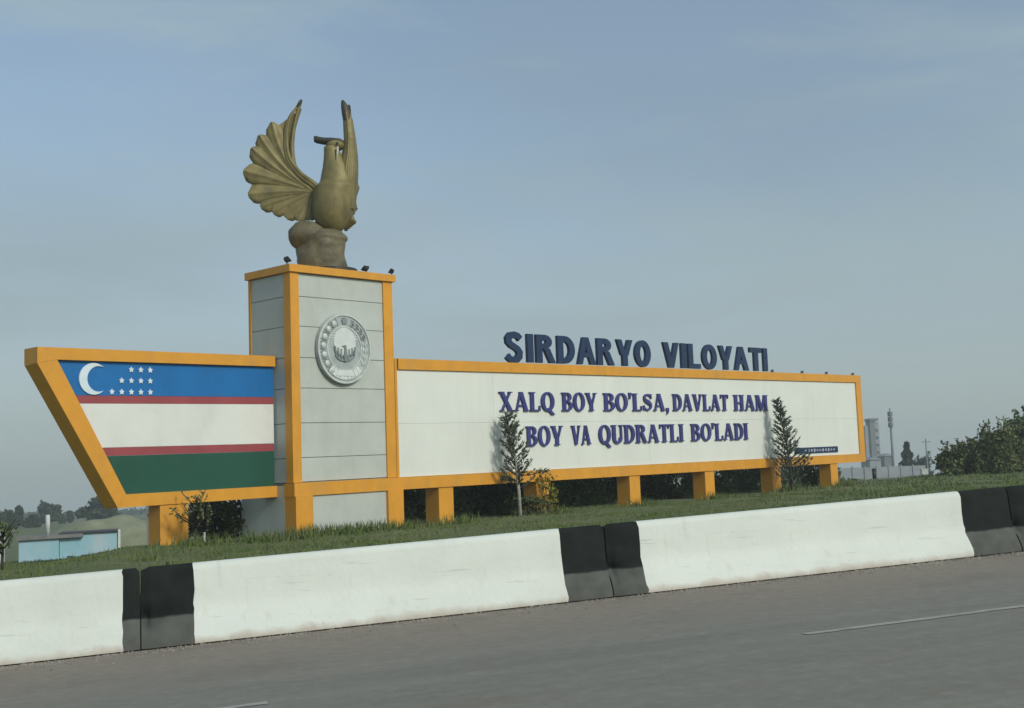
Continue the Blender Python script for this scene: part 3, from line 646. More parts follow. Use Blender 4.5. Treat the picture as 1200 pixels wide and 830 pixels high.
# body: one continuous lofted figure from belly to neck
prof = [(505, 660, 14, 1), (500, 652, 32, 1), (494, 636, 54, 1), (490, 610, 74, 1), (490, 575, 88, 1), (492, 535, 93, 1), (496, 495, 93, 1), (500, 465, 92, 1), (502, 455, 90, 1), (505, 449, 82, .98), (510, 430, 76, .95), (511, 400, 72, .92), (507, 370, 62, .92), (498, 340, 49, .95), (491, 315, 40, 1), (487, 295, 36, 1), (487, 280, 36, 1)]
mb = MB(); rings = []; seg = 32
for zx, zy, hw, dk in prof:
    x, z = zp(zx - 6, zy); r_ = hw * .985 * K / 3.773
    rings.append([W3(x + r_ * math.cos(q), dk * r_ * math.sin(q) + .10 * (zy - 450) / 200 * -1 * 0, z) for q in [2 * math.pi * k / seg for k in range(seg)]])
mb.loft(rings); body = mb.build('body', BRONZE, bird)
# head with flat crown, long beak towards the left, eye
mb = MB(); mb.ball((0, 0, 0), 1, 20, 12); x, z = zp(497, 272)
mb.v = [W3(x + .245 * vx, .20 * vy, z + .135 * vz * (1 if vz > 0 else 1.15)) for vx, vy, vz in mb.v]
head = mb.build('head', BRONZE, bird)
mb = MB(); rings = []
for zx, zy, hh, hwid in ((545, 262, 3, .05), (520, 256, 13, .13), (480, 253, 16, .14), (450, 252, 17, .12), (430, 248, 17, .10), (412, 243, 17, .09), (403, 241, 14, .07)):
    x, z = zp(zx, zy); h2 = hh * K / 3.773
    rings.append([W3(x, hwid * math.cos(q), z + h2 * math.sin(q)) for q in [2 * math.pi * k / 12 for k in range(12)]])
mb.loft(rings).build('beak', BRONZE_DK, head)
for sy in (-1,):
    x, z = zp(510, 272); mb = MB(); mb.ball(W3(x, -.195, z), .035, 10, 6); mb.build('eye', BRONZE_DK, head)
# pale stripe below the eye
mb = MB(); x, z = zp(512, 290); x2, z2 = zp(508, 350)
mb.tube([W3(x + .0, -.235, z), W3(x, -.25, (z + z2) / 2 + .05), W3(x2, -.285, z2)], [.028, .034, .008], 8).build('pale_stripe', mat('pale stripe metal', (.55, .54, .42), .6, .1), head)
# wings
root_px = (367.0, 226.0)
apex = [(350.5, 119), (318, 143), (303.5, 158), (295, 173), (286, 200), (292, 228), (306, 242), (320, 249), (335, 255.5), (349, 259.5), (363, 259)]
ctrl = [(325, 200), (328, 195), (325, 196), (322, 200), (322, 208), (327, 222), (332, 232), (338, 238), (346, 243), (354, 245), (363, 245)]
wid = [3.0, 10.8, 11.2, 11.6, 12.8, 12.0, 9.6, 9.0, 9.0, 8.2, 7.6]
def wing(place, name):
    lead = None
    pts = [(x_, z_) for x_, z_ in (bp(*p) for p in ((352, 117.3), (346.5, 126), (338.5, 139), (335, 161), (338.5, 185), (352, 204), (367.5, 216), (374, 224)))]
    sm = []
    for i in range(len(pts) - 1):                                    # smoothed leading edge
        p0, p1, p2, p3 = pts[max(i - 1, 0)], pts[i], pts[i + 1], pts[min(i + 2, len(pts) - 1)]
        for k in range(4):
            q = k / 4; sm.append(tuple(.5 * (2 * p1[j] + (p2[j] - p0[j]) * q + (2 * p0[j] - 5 * p1[j] + 4 * p2[j] - p3[j]) * q * q + (3 * p1[j] - p0[j] - 3 * p2[j] + p3[j]) * q ** 3) for j in (0, 1)))
    sm.append(pts[-1])
    n = len(sm)
    wn = MB().tube([place(x_, -.03, z_) for x_, z_ in sm], [(.024 + .040 * (i / n) ** .7) for i in range(n)], 10).build(name, BRONZE, bird)
    # membrane behind the feathers, gives the wing its thickness
    mb = MB(); cx_, cz_ = bp(*root_px); out = [bp(*p) for p in apex]
    A = []
    for i, p in enumerate(out): A.append((cx_ + (p[0] - cx_) * .93, cz_ + (p[1] - cz_) * .93))
    inner = sm[::-1]
    poly = A[::-1] + [s_ for s_ in sm]
    m_ = 12; grid = []
    for i, p in enumerate(A):
        qx, qz = bp(*ctrl[i]); rowp = []
        for k in range(m_ + 1):
            q = k / m_; rowp.append(((1 - q) ** 2 * cx_ + 2 * q * (1 - q) * qx + q * q * p[0], (1 - q) ** 2 * cz_ + 2 * q * (1 - q) * qz + q * q * p[1]))
        grid.append(rowp)
    for yy in (.03, .085):
        vs = [place(x_, yy, z_) for rowp in grid for x_, z_ in rowp]
        mb.add(vs, [(i * (m_ + 1) + k, i * (m_ + 1) + k + 1, (i + 1) * (m_ + 1) + k + 1, (i + 1) * (m_ + 1) + k) for i in range(len(A) - 1) for k in range(m_)], True)
    mb.build('wing_back', BRONZE, wn, fix=False)
    for i, p in enumerate(apex):
        px_, pz_ = bp(*p); qx, qz = bp(*ctrl[i]); hw = wid[i] * K; mb = MB(); rows = []; ns = 16
        for k in range(ns + 1):
            q = k / ns
            x_ = (1 - q) ** 2 * cx_ + 2 * q * (1 - q) * qx + q * q * px_; z_ = (1 - q) ** 2 * cz_ + 2 * q * (1 - q) * qz + q * q * pz_
            dx = 2 * (1 - q) * (qx - cx_) + 2 * q * (px_ - qx); dz = 2 * (1 - q) * (qz - cz_) + 2 * q * (pz_ - qz); l_ = math.hypot(dx, dz) or 1; nx_, nz_ = -dz / l_, dx / l_
            wv = hw * min(1, .20 + .96 * q) if q < .86 else hw * math.sqrt(max(0, 1 - ((q - .86) / .14) ** 2 * .93))
            if i == 0: wv = hw * (1.5 - .9 * q) if q > .2 else hw * 1.0
            row = []
            for j, (a_, hgt) in enumerate(((-1, .04), (-.86, -.010), (-.5, -.034), (-.13, -.034), (0, -.066), (.13, -.034), (.5, -.034), (.86, -.010), (1, .04))):
                row.append(place(x_ + nx_ * wv * a_, hgt * (.35 + .65 * q) - .005 * (i % 3) - .012 * q * (i % 2), z_ + nz_ * wv * a_))
            rows.append(row)
        vs = [v for r_ in rows for v in r_]; mb.add(vs, [(k * 9 + j, k * 9 + j + 1, (k + 1) * 9 + j + 1, (k + 1) * 9 + j) for k in range(ns) for j in range(8)], True)
        o = mb.build('feather', BRONZE if i else BRONZE, wn, fix=False)
    off_ = [0, 1.6, 3.0, 4.5, 6, 7, 7, 5]
    kn = [0, 4, 8, 12, 16, 20, 24, 28]; mb = MB(); vs = []
    for i, (x_, z_) in enumerate(sm):
        a_, b_ = sm[max(i - 1, 0)], sm[min(i + 1, n - 1)]; dx, dz = b_[0] - a_[0], b_[1] - a_[1]; l_ = math.hypot(dx, dz)
        o_ = np.interp(i, kn, off_) * K
        for q, dy in ((0, -.05), (.5, -.075), (.9, -.03), (1, .05)): vs.append(place(x_ + dz / l_ * o_ * q, dy, z_ - dx / l_ * o_ * q))
    mb.add(vs, [(i * 4 + k, i * 4 + k + 1, i * 4 + k + 5, i * 4 + k + 4) for i in range(n - 1) for k in range(3)], True)
    mb.build('leading_blade', BRONZE, wn, fix=False)
    # dark tip cap
    MB().tube([place(x_, -.03, z_) for x_, z_ in sm[:5]], [.030, .038, .042, .040, .034], 10).build('wing_tip', BRONZE_DK, wn)
    return wn
def left_place(x, y, z): r_ = max(0, -(x + .0)); return W3(x, y - .10 * (r_ / 1.9) ** 2, z)
SHX = bp(374, 224)[0]
RSX = zp(538, 430)[0]
ca, sa = math.cos(math.radians(92)), math.sin(math.radians(92))
def right_place(x, y, z):
    r_ = SHX - x                                                     # distance from the shoulder
    y2 = y - .16 * (max(r_, 0) / 1.9) ** 2                           # hollow side towards the front
    lean = float(np.interp(z, [1.4, 2.0, 2.6, 3.2, 4.3], [-.09, -.07, 0, 0, .06]))
    return W3(RSX + lean + r_ * ca + (-y2) * -sa * -1, .12 + r_ * sa - (-y2) * ca * -1, z)
wing(left_place, 'wing'); wing(lambda x, y, z: right_place(x, y, z), 'wing')
rw = [o for o in bird.children if o.name.startswith('wing')][-1]
mb = MB(); rings = []
for zy, xa, xb, dp in ((100, 550, 558, .03), (118, 547, 572, .07), (180, 552, 593, .13), (260, 556, 606, .21), (300, 552, 611, .25), (330, 545, 614, .29), (365, 536, 616, .33), (400, 528, 616, .36), (440, 524, 615, .37), (475, 526, 612, .33), (530, 545, 606, .24), (575, 552, 590, .13), (592, 558, 576, .05)):
    xl, z = bp(240 + xa / 3.458, 90 + zy / 3.458); xr, _ = bp(240 + xb / 3.458, 90 + zy / 3.458); cxm, hw = (xl + xr) / 2, (xr - xl) / 2
    rings.append([W3(cxm + hw * math.cos(q), .10 + dp * math.sin(q), z) for q in [2 * math.pi * k / 18 for k in range(18)]])
mb.loft(rings); mb.build('wing_front', BRONZE, rw)
mb = MB(); rings = []
for zy, xa, xb, dp in ((96, 549, 556, .02), (104, 546, 564, .05), (122, 546, 575, .085), (150, 549, 584, .11), (178, 554, 590, .12), (205, 566, 584, .09)):
    xl, z = bp(240 + xa / 3.458, 90 + zy / 3.458); xr, _ = bp(240 + xb / 3.458, 90 + zy / 3.458); cxm, hw = (xl + xr) / 2 - .012, (xr - xl) / 2
    rings.append([W3(cxm + hw * math.cos(q), .08 + dp * math.sin(q), z) for q in [2 * math.pi * k / 18 for k in range(18)]])
mb.loft(rings); mb.build('wing_tip', BRONZE_DK, rw)
for k in range(5):                                                   # overlapping covert blades running up the wing front
    mb = MB(); rows = []; top = 150 + 34 * k
    for zy, xa, xb, dp in ((545, 556, 604, .20), (475, 526, 612, .33), (400, 528, 616, .36), (330, 545, 614, .29), (260, 556, 606, .21), (180, 552, 593, .13), (150, 549, 585, .11)):
        if zy < top: break
        row = []
        for q in (-1, -.5, 0, .5, 1):
            t_ = min(.99, max(.02, .50 + .105 * k + q * .075)); xl, z = bp(240 + (xa + (xb - xa) * t_) / 3.458, 90 + zy / 3.458)
            row.append(W3(xl, .10 - dp * math.sqrt(max(0, 1 - (2 * t_ - 1) ** 2)) - .012 - .03 * (1 - q * q) * (.4 + .6 * (zy - 150) / 400), z))
        rows.append(row)
    vs = [v for r_ in rows for v in r_]; mb.add(vs, [(i * 5 + j, i * 5 + j + 1, (i + 1) * 5 + j + 1, (i + 1) * 5 + j) for i in range(len(rows) - 1) for j in range(4)], True)
    mb.build('feather', BRONZE, rw, fix=False)
# tail fan tucked behind
mb = MB()
for k in range(5):
    th = math.radians(-20 + 10 * k); x0, z0 = zp(520, 560)
    pts = [W3(x0 + .02 * k, .30, z0 + .2), W3(x0 + .05 + .03 * k, .50, z0 - .1), W3(x0 + .06 + .06 * k, .62, z0 - .40 + .05 * k)]
    mb.tube(pts, [.08, .10, .045], 8)
mb.build('tail', BRONZE, bird)

# ------------------------------------------------------------------ vegetation
def leafmat(name, col, col2, scale=1.5): return mat(name, col, .75, 0, scale, 0, col2=col2, spec=.2)
LEAF_D = leafmat('dark shrub leaves', (.070, .105, .042), (.12, .16, .062), 2.)
LEAF_M = leafmat('mid leaves', (.050, .072, .028), (.10, .125, .055), 2.)
LEAF_Y = leafmat('yellow green leaves', (.17, .17, .025), (.27, .24, .04), 3.)
LEAF_O = leafmat('olive bush leaves', (.080, .105, .040), (.15, .175, .075), 1.2)
LEAF_C = leafmat('conifer needles', (.060, .082, .060), (.11, .135, .10), 3.)
LEAF_F = leafmat('far leaves', (.022, .038, .009), (.05, .07, .045), .5)
BARK = mat('bark', (.09, .075, .06), .9, .3, 6, .5); WBARK = mat('whitewashed bark', (.42, .42, .38), .9, .25, 8, .4); TWIG = mat('dark twigs', (.04, .035, .026), .9, .3, 8)
def leaves(cent, size, rng, flat=0., elong=1.8):
    """leaf-sized quads at random tilts round the given centres"""
    n = len(cent); a_ = rng.normal(size=(n, 3)); a_ /= np.linalg.norm(a_, axis=1)[:, None]; b_ = rng.normal(size=(n, 3)); b_ -= (b_ * a_).sum(1)[:, None] * a_; b_ /= np.linalg.norm(b_, axis=1)[:, None]
    s_ = size * rng.uniform(.6, 1.35, n)[:, None]; a_ = a_ * s_ * elong * .5; b_ = b_ * s_ * .5
    V = np.stack([cent - a_, cent + b_, cent + a_, cent - b_], 1).reshape(-1, 3); return V, np.arange(4 * n).reshape(n, 4)
def bush(name, base, w_, d_, h, label, cat='shrub', group=None, n=2600, size=.10, m=LEAF_D, seed=1, clumps=16, trunk=.0, tw_=.05, bk=BARK, ragged=.18, bare=0, lo=.0):
    rng = np.random.default_rng(seed); root = thing(name, base, label, cat, group)
    B = np.array(base); mb = MB()
    cs = []
    for k in range(clumps):
        th = rng.uniform(0, 2 * math.pi); rr = math.sqrt(rng.uniform(0, 1)) * .8; hh = trunk + (h - trunk) * (rng.uniform(lo, .86) if k else .86)
        taper = 1 - .55 * max(0, (hh - trunk) / (h - trunk) - .3)
        cs.append((np.array([rr * math.cos(th) * w_ / 2 * taper, rr * math.sin(th) * d_ / 2 * taper, hh]), rng.uniform(.55, 1.1)))
    top = max(trunk, h * .35)
    mb.tube([B + np.array([0, 0, -.15]), B + np.array([.02 * w_, 0, top * .5]), B + np.array([0, .02, top])], [tw_, tw_ * .85, tw_ * .6], 7)
    for c, r_ in cs:
        mid = B + np.array([c[0] * .4, c[1] * .4, (trunk * .7 + c[2]) * .5]); mb.tube([B + np.array([0, 0, trunk * .6]), mid, B + c], [tw_ * .5, tw_ * .35, tw_ * .12], 5)
    pts = []; per = n // clumps
    for c, r_ in cs:
        R_ = r_ * np.array([w_ * .21, d_ * .21, (h - trunk) * .19]); p = rng.normal(size=(per, 3)) * .55
        l_ = np.linalg.norm(p, axis=1); p *= np.where(l_ > 1.25, 1.25 / l_, 1)[:, None]; pts.append(c + p * R_)
        for q in range(3):                                            # sprigs that break the outline
            d0 = rng.normal(size=3); d0[2] = abs(d0[2]) + .5; d0 /= np.linalg.norm(d0); tip = c + d0 * R_ * (1.5 + ragged * 5 * rng.uniform(0, 1)); k = max(6, per // 14)
            f_ = rng.uniform(.4, 1, k)[:, None]; pts.append(c + (tip - c) * f_ + rng.normal(size=(k, 3)) * size * .35)
            if bare or q == 0: mb.tube([B + c, B + tip], [tw_ * .14, tw_ * .05], 4)
    mb.build('trunk', bk, root)
    P_ = np.concatenate(pts) + B; P_ = P_[P_[:, 2] > B[2] - .05]
    V, Fq = leaves(P_, size, rng); raw_mesh('crown', V, Fq, m, root); return root
def conifer(base, h, w_, label, seed, tilt=(0, 0), low=.22, n_br=60, dens=1., bk=WBARK, side=None, shape=.85, pw=1.):
    rng = np.random.default_rng(seed); root = thing('conifer_tree', base, label, 'conifer', 'young conifers in front of the billboard'); B = np.array(base)
    ax = lambda t_: B + np.array([tilt[0] * t_ * t_, tilt[1] * t_, h * t_])
    MB().tube([ax(t_) - np.array([0, 0, .1 * (t_ == 0)]) for t_ in (0, .25, .5, .75, 1)], [.055, .045, .032, .02, .006], 8).build('trunk', bk, root)
    mb = MB(); pts = []; dirs = []
    for k in range(n_br):
        t_ = low + (1 - low) * ((k + rng.uniform(0, 1)) / n_br) ** .9 * .985; th = k * 2.4 + rng.uniform(-.4, .4)
        ln = w_ / 2 * ((1 - t_) / (1 - low)) ** pw * rng.uniform(.6, 1.15) + .10
        if t_ < low + .06: ln *= rng.uniform(.6, 1)
        up = shape * rng.uniform(.5, 1.0)
        d0 = np.array([math.cos(th), math.sin(th), 0.]); p0 = ax(t_); p1 = p0 + d0 * ln * .55 + np.array([0, 0, ln * .30 * up]); p2 = p0 + d0 * ln + np.array([0, 0, ln * .85 * up])
        mb.tube([p0, p1, p2], [.014, .009, .003], 4)
        m_ = int(46 * ln * dens) + 6
        q = rng.uniform(.12, 1, m_)[:, None]; c = (1 - q) ** 2 * p0 + 2 * q * (1 - q) * p1 + q * q * p2; pts.append(c + rng.normal(size=(m_, 3)) * .016)
        dd = (p2 - p0) / np.linalg.norm(p2 - p0); dirs.append(np.tile(dd, (m_, 1)) + rng.normal(size=(m_, 3)) * .55)
    if side is not None:
        for (t_, vec) in side:
            p0 = ax(t_); p2 = p0 + np.array(vec); mb.tube([p0, (p0 + p2) / 2 + np.array([0, 0, -.04]), p2], [.016, .012, .005], 5); q = rng.uniform(.3, 1, 60)[:, None]
            pts.append(p0 + (p2 - p0) * q + rng.normal(size=(60, 3)) * .045); dirs.append(np.tile(np.array(vec), (60, 1)) + rng.normal(size=(60, 3)) * .5)
    mb.build('branches', TWIG, root)
    c = np.concatenate(pts); d_ = np.concatenate(dirs); d_ /= np.linalg.norm(d_, axis=1)[:, None]; n = len(c)
    b_ = rng.normal(size=(n, 3)); b_ -= (b_ * d_).sum(1)[:, None] * d_; b_ /= np.linalg.norm(b_, axis=1)[:, None]
    L_ = .11 * rng.uniform(.6, 1.3, n)[:, None]; V = np.stack([c - d_ * L_ * .3, c + b_ * .02, c + d_ * L_, c - b_ * .02], 1).reshape(-1, 3)
    raw_mesh('needles', V, np.arange(4 * n).reshape(n, 4), LEAF_C, root); return root
def px_h(Y, dpx): return dpx * Y / F_PX
x, y = sight(603, .55); z = gz(x, y)
conifer((x, y, z), px_h(y, 120), px_h(y, 36), 'small sparse leaning conifer with white trunk in front of the billboard, below its first word', 3, tilt=(px_h(y, -12), 0), low=.27, n_br=56, dens=1.15, shape=1.7, side=[(.40, (px_h(y, 36), -.1, px_h(y, 6))), (.36, (px_h(y, -18), .1, .05))], pw=.55)
x, y = sight(919, .7); z = gz(x, y)
conifer((x, y, z), px_h(y, 108), px_h(y, 50), 'bushy pointed conifer before the billboard, hiding the left end of the small dark text', 5, tilt=(px_h(y, -13), 0), low=.07, n_br=95, dens=1.15, bk=BARK, shape=1.25, pw=.95)

def sapling(px, py, hpx, wpx, label, seed, nl=60, white=True, m=LEAF_D, tw_=.03, o=None, at_y=None):
    x, y, z = ground_hit(px, py)
    if o is not None: x, y = sight(px, o); z = gz(x, y)
    if at_y: d = CF * F_PX + CR * (px - CX); x, y = at_y * d.x / d.y, at_y; z = gz(x, y)
    rng = np.random.default_rng(seed); B = np.array((x, y, z)); h = px_h(y, hpx); w_ = px_h(y, wpx)
    root = thing('sapling', (x, y, z), label, 'sapling', 'bare saplings on the verge'); mb = MB()
    MB().tube([B - np.array([0, 0, .1]), B + np.array([.01, 0, h * .30])], [tw_, tw_ * .9], 7).build('trunk', WBARK if white else TWIG, root)
    mb.tube([B + np.array([.01, 0, h * .29]), B + np.array([.02, 0, h * .6]), B + np.array([0, 0, h * .8])], [tw_ * .85, tw_ * .6, tw_ * .3], 6)
    tips = []
    for k in range(22):
        t_ = rng.uniform(.30, .72); th = rng.uniform(0, 2 * math.pi); ln = w_ * .5 * rng.uniform(.5, 1.1); p0 = B + np.array([0, 0, h * t_]); p1 = p0 + np.array([math.cos(th) * ln * .5, math.sin(th) * ln * .5, h * .12]); p2 = p0 + np.array([math.cos(th) * ln, math.sin(th) * ln, h * rng.uniform(.2, .36)])
        mb.tube([p0, p1, p2], [.016, .012, .006], 4); tips += [p1 + (p2 - p1) * q for q in rng.uniform(0, 1, 8)]
    mb.build('branches', TWIG, root)
    c = np.array(tips)[rng.integers(0, len(tips), nl)] + rng.normal(size=(nl, 3)) * .06; V, Fq = leaves(c, .05, rng); raw_mesh('leaves', V, Fq, m, root)
sapling(227, 640, 66, 50, 'bare dark-twigged sapling standing beside the flag panel post', 11, nl=120, white=False, tw_=.035, o=.1)
sapling(237, 638, 50, 22, 'slim sapling with whitewashed trunk just right of the flag panel post', 12, nl=40, o=.15)
sapling(4, 662, 62, 34, 'thin dark sapling on the grass at the left edge, before the blue building', 13, nl=150, white=False, at_y=23.5)

# dark growth behind the sign, seen through the gaps under it
gap_spots = [(-1.6, 'dark bushy shrub seen under the flag panel, between its post and the tower', 1.05), (4.3, 'dark shrub in the narrow gap between the tower base and the first billboard post', 1.2),
             (6.0, 'dark shrub behind the billboard, just right of the first post', 1.3), (7.9, 'dark shrub behind the sparse leaning conifer', 1.25), (10.5, 'dark shrub under the billboard, just right of the leafy yellow post', 1.15), (12.4, 'dark shrub behind the billboard, just left of the third clear post', 1.05),
             (15.0, 'dark shrub in the left half of the gap between the third and fourth posts', 1.2), (17.2, 'dark shrub behind the billboard, just left of the fourth post', 1.1), (20.3, 'dark shrub in the middle of the gap left of the bushy conifer', 1.25), (24.7, 'dark shrub behind the billboard, between the bushy conifer and the last post', 1.2)]
gap_px = [254, 487, 548, 583, 662, 702, 775, 806, 866, 946]
for k, (u, lab, hs) in enumerate(gap_spots):
    x, y = sight(gap_px[k], -2.6 - .4 * (k % 3)); zb = gz(x, y) - .05
    wz = 2.1 if k == 0 else 2.6
    bush('shrub', (x, y, zb), wz, wz * .85, (1.25 if k == 0 else 1.75) * hs, lab, 'shrub', 'dark shrubs behind the sign', n=4200 if k else 2600, size=.075, m=LEAF_D if k % 3 else LEAF_M, seed=30 + k, clumps=20, tw_=.05, ragged=.08)
# far hedge closes the gaps beyond
for k, (px, lab) in enumerate(((500, 'broad dark hedge shrub far behind the first billboard post'), (590, 'broad dark hedge shrub far behind the sparse leaning conifer'), (680, 'broad dark hedge shrub far behind the gap right of the leafy yellow post'), (765, 'broad dark hedge shrub far behind the third clear post'), (845, 'broad dark hedge shrub far behind the gap left of the bushy conifer'), (930, 'broad dark hedge shrub far behind the bushy conifer'))):
    x, y = sight(px, -7.0); bush('hedge_shrub', (x, y, gz(x, y)), 5.2, 3.0, .55 - gz(x, y), lab, 'shrub', 'hedge shrubs behind the billboard', n=3600, size=.11, m=LEAF_D, seed=60 + k, clumps=24, tw_=.06, ragged=.05)
# leafy shrub that wraps the second billboard post
x, y = P0 + UV * 9.0 + NV * .25
bush('shrub', (x, y, gz(x, y)), .8, .5, 1.0, 'thin yellow-green shrub climbing in front of the second billboard post', 'shrub', None, n=230, size=.055, m=LEAF_Y, seed=91, clumps=14, tw_=.02, ragged=.25)
x, y = P0 + UV * 8.1 + NV * .3
bush('shrub', (x, y, gz(x, y)), 1.1, .6, .5, 'low olive shrub at the foot of the sparse leaning conifer', 'shrub', None, n=800, size=.055, m=LEAF_M, seed=92, clumps=12, tw_=.02)

# right-hand bushes on the berm
def at_ground(px, Y):
    d = CF * F_PX + CR * (px - CX); x = Y * d.x / d.y; return (x, Y, gz(x, Y))
RB = [(1108, 61, 44, 40, 'feathery olive bush at the left end of the roadside thicket', LEAF_O, 2600, .15), (1132, 62, 52, 52, 'feathery upright bush in the middle of the roadside thicket', LEAF_O, 3000, .15),
      (1160, 60, 50, 68, 'tall wispy yellow-green bush rising above the roadside thicket', LEAF_O, 2600, .15), (1180, 63, 44, 48, 'low dark bush between the wispy bush and the dark tree', LEAF_O, 2400, .16)]
for k, (px, Y, wp, hp, lab, mm, n, sz) in enumerate(RB):
    b_ = at_ground(px, Y); bush('roadside_bush', (b_[0], b_[1], b_[2] - .1), px_h(Y, wp), px_h(Y, 40), px_h(Y, hp * .80), lab, 'bush', 'bushes on the right of the verge', n=int(n * 1.9), size=sz * .62, m=mm, seed=110 + k, clumps=26, tw_=.06, ragged=.32, bare=1)
b_ = at_ground(1206, 64); bush('broadleaf_tree', b_, px_h(64, 74), px_h(64, 60), px_h(64, 64), 'rounded dark green tree cut off by the right edge', 'tree', None, n=9000, size=.11, m=LEAF_D, seed=120, clumps=34, tw_=.12, trunk=.4, lo=.05)

# ------------------------------------------------------------------ left background
Yb = 58.
BW = mat('pale blue render', (.22, .45, .52), .8, .10, .8, .2, col2=(.36, .50, .58), dirt=((.44, .48, .50), .6, .5, (1, 1, .4)))
GREYR = mat('grey roof felt', (.20, .20, .19), .8, .2, 1.2); DKR = mat('dark fascia', (.06, .065, .075), .7, .2, 2); WHT2 = mat('white trim', (.6, .62, .6), .7, .1, 2)
c0 = at(22, 628, Yb); c1 = at(140, 622, Yb + 5); bx = (c0[0] + c1[0]) / 2; zb = gz(bx, Yb + 3)
bl = thing('flat_roofed_building', (bx, Yb + 2.5, zb), 'low pale blue building with a flat grey roof, half hidden by the verge', 'building')
p0 = Vector((c0[0], c0[1], 0)); dv = Vector((c1[0] - c0[0], c1[1] - c0[1], 0)); LB = dv.length; dv.normalize(); pv = Vector((c1[0], c1[1], 0)).normalized()
zt = c0[2] - .22
def BL(u, o, z): q = p0 + dv * u + pv * o; return (q.x, q.y, z)
MB().box((0, 0, zb - .2), (LB * .38, 3.8, zt), BL).build('wall', BW, bl)
MB().box((LB * .385, .15, zb - .2), (LB, 3.8, zt + .16), BL).build('wall', BW, bl)
MB().box((-.15, -.22, zt + .002), (LB * .62, 3.95, zt + .17), BL).build('roof', GREYR, bl)
MB().box((LB * .38, -.05, zt + .172), (LB - .10, 3.9, zt + .24), BL).build('roof', DKR, bl)
MB().box((LB - .09, .02, zb - .2), (LB + .06, .32, zt + .26), BL).build('pilaster', WHT2, bl)
for k in range(3):
    MB().box((LB * (.46 + .15 * k), .10, zb + .5), (LB * (.46 + .15 * k) + .35, .148, zb + 1.35), BL).build('window', mat('dark window', (.07, .12, .14), .3), bl)
cp = BL(LB * .26, 1.0, zt + .15)
ch = MB().tube([cp, (cp[0], cp[1], cp[2] + .95)], .10, 8).build('chimney_pipe', WHT2, bl)
# a second white corner at the very left edge
q0 = at(-14, 618, 55); q1 = at(3, 618, 55)
wb = thing('white_wall', (q0[0], 56, gz(q0[0], 56)), 'white wall end cut off at the left edge behind the sapling', 'wall')
MB().box((q0[0] - 3, 55, gz(q0[0], 56) - .2), (q1[0], 55.25, q0[2] - .1), None).build('wall', WHT2, wb)
MB().box((q0[0] - 3.1, 54.95, q0[2] - .098), (q1[0] + .04, 55.3, q0[2] + .0), None).build('coping', GREYR, wb)
# pale mound of straw-coloured earth
mx0, my0 = at(130, 612, 125)[0], 125.; zb = gz(mx0, my0)
MO = mat('pale dry earth', (.27, .275, .19), .95, .2, .5, .4, col2=(.16, .18, .10)); rng = np.random.default_rng(5)
n_ = 40; gx = np.linspace(-1, 1, n_); GX, GY = np.meshgrid(gx, gx); rad = np.sqrt(GX ** 2 + GY ** 2)
topz = at(130, 604, 125)[2] - zb
GZ = np.clip(1 - rad ** 2, 0, 1) ** .8 * topz * (1 + .10 * np.sin(GX * 9) * np.cos(GY * 7)) - .2
idx = np.arange(n_ * n_).reshape(n_, n_); Fq = np.stack([idx[:-1, :-1], idx[:-1, 1:], idx[1:, 1:], idx[1:, :-1]], -1).reshape(-1, 4)
mo = raw_mesh('mound', np.stack([mx0 + GX * 7.5, my0 + GY * 6, zb + GZ], -1).reshape(-1, 3), Fq, MO); mo['kind'] = 'structure'
for p in mo.data.polygons: p.use_smooth = True
# grey shed behind the flag post
s0 = at(172, 612, 110); zb = gz(s0[0], 110); sh = thing('grey_shed', (s0[0] + 2, 112, zb), 'small grey shed left of the flag panel post', 'building')
MB().box((s0[0], 110, zb), (s0[0] + 4, 115, at(172, 603, 110)[2]), None).build('wall', mat('grey render', (.22, .23, .24), .8, .1), sh)
MB().box((s0[0] - .2, 109.8, at(172, 603, 110)[2] + .002), (s0[0] + 4.2, 115.2, at(172, 600, 110)[2]), None).build('roof', GREYR, sh)
FT = [(57, 592, 270, 26, 'round dark distant tree left of the flag panel, behind the chimney pipe', 'distant_tree'), (22, 594, 240, 10, 'thin pale distant tree near the left edge', 'distant_tree'), (6, 602, 230, 26, 'low dark distant tree at the left edge', 'distant_tree'), (14, 600, 225, 10, 'narrow distant tree just right of the left edge', 'distant_tree'),
      (73, 605, 280, 6, 'slim distant poplar right of the round tree', 'poplar'), (82, 600, 285, 7, 'taller slim distant poplar nearest the big dark tree', 'poplar'), (116, 584, 230, 52, 'broad dark distant tree mass beside the lower corner of the flag frame', 'distant_tree'),
      (36, 606, 235, 20, 'low green distant tree left of the chimney pipe', 'distant_tree')]
for k, (px, ptop, Y, wp, lab, nm) in enumerate(FT):
    top = at(px, ptop, Y); zb = gz(top[0], Y); h = top[2] - zb
    bush(nm, (top[0], Y, zb), px_h(Y, wp), px_h(Y, wp), h, lab, 'tree', 'distant trees on the left', n=1500, size=.55 if wp > 12 else .4, m=LEAF_F, seed=140 + k, clumps=20, tw_=.15, trunk=h * .12, lo=.08, ragged=.12)

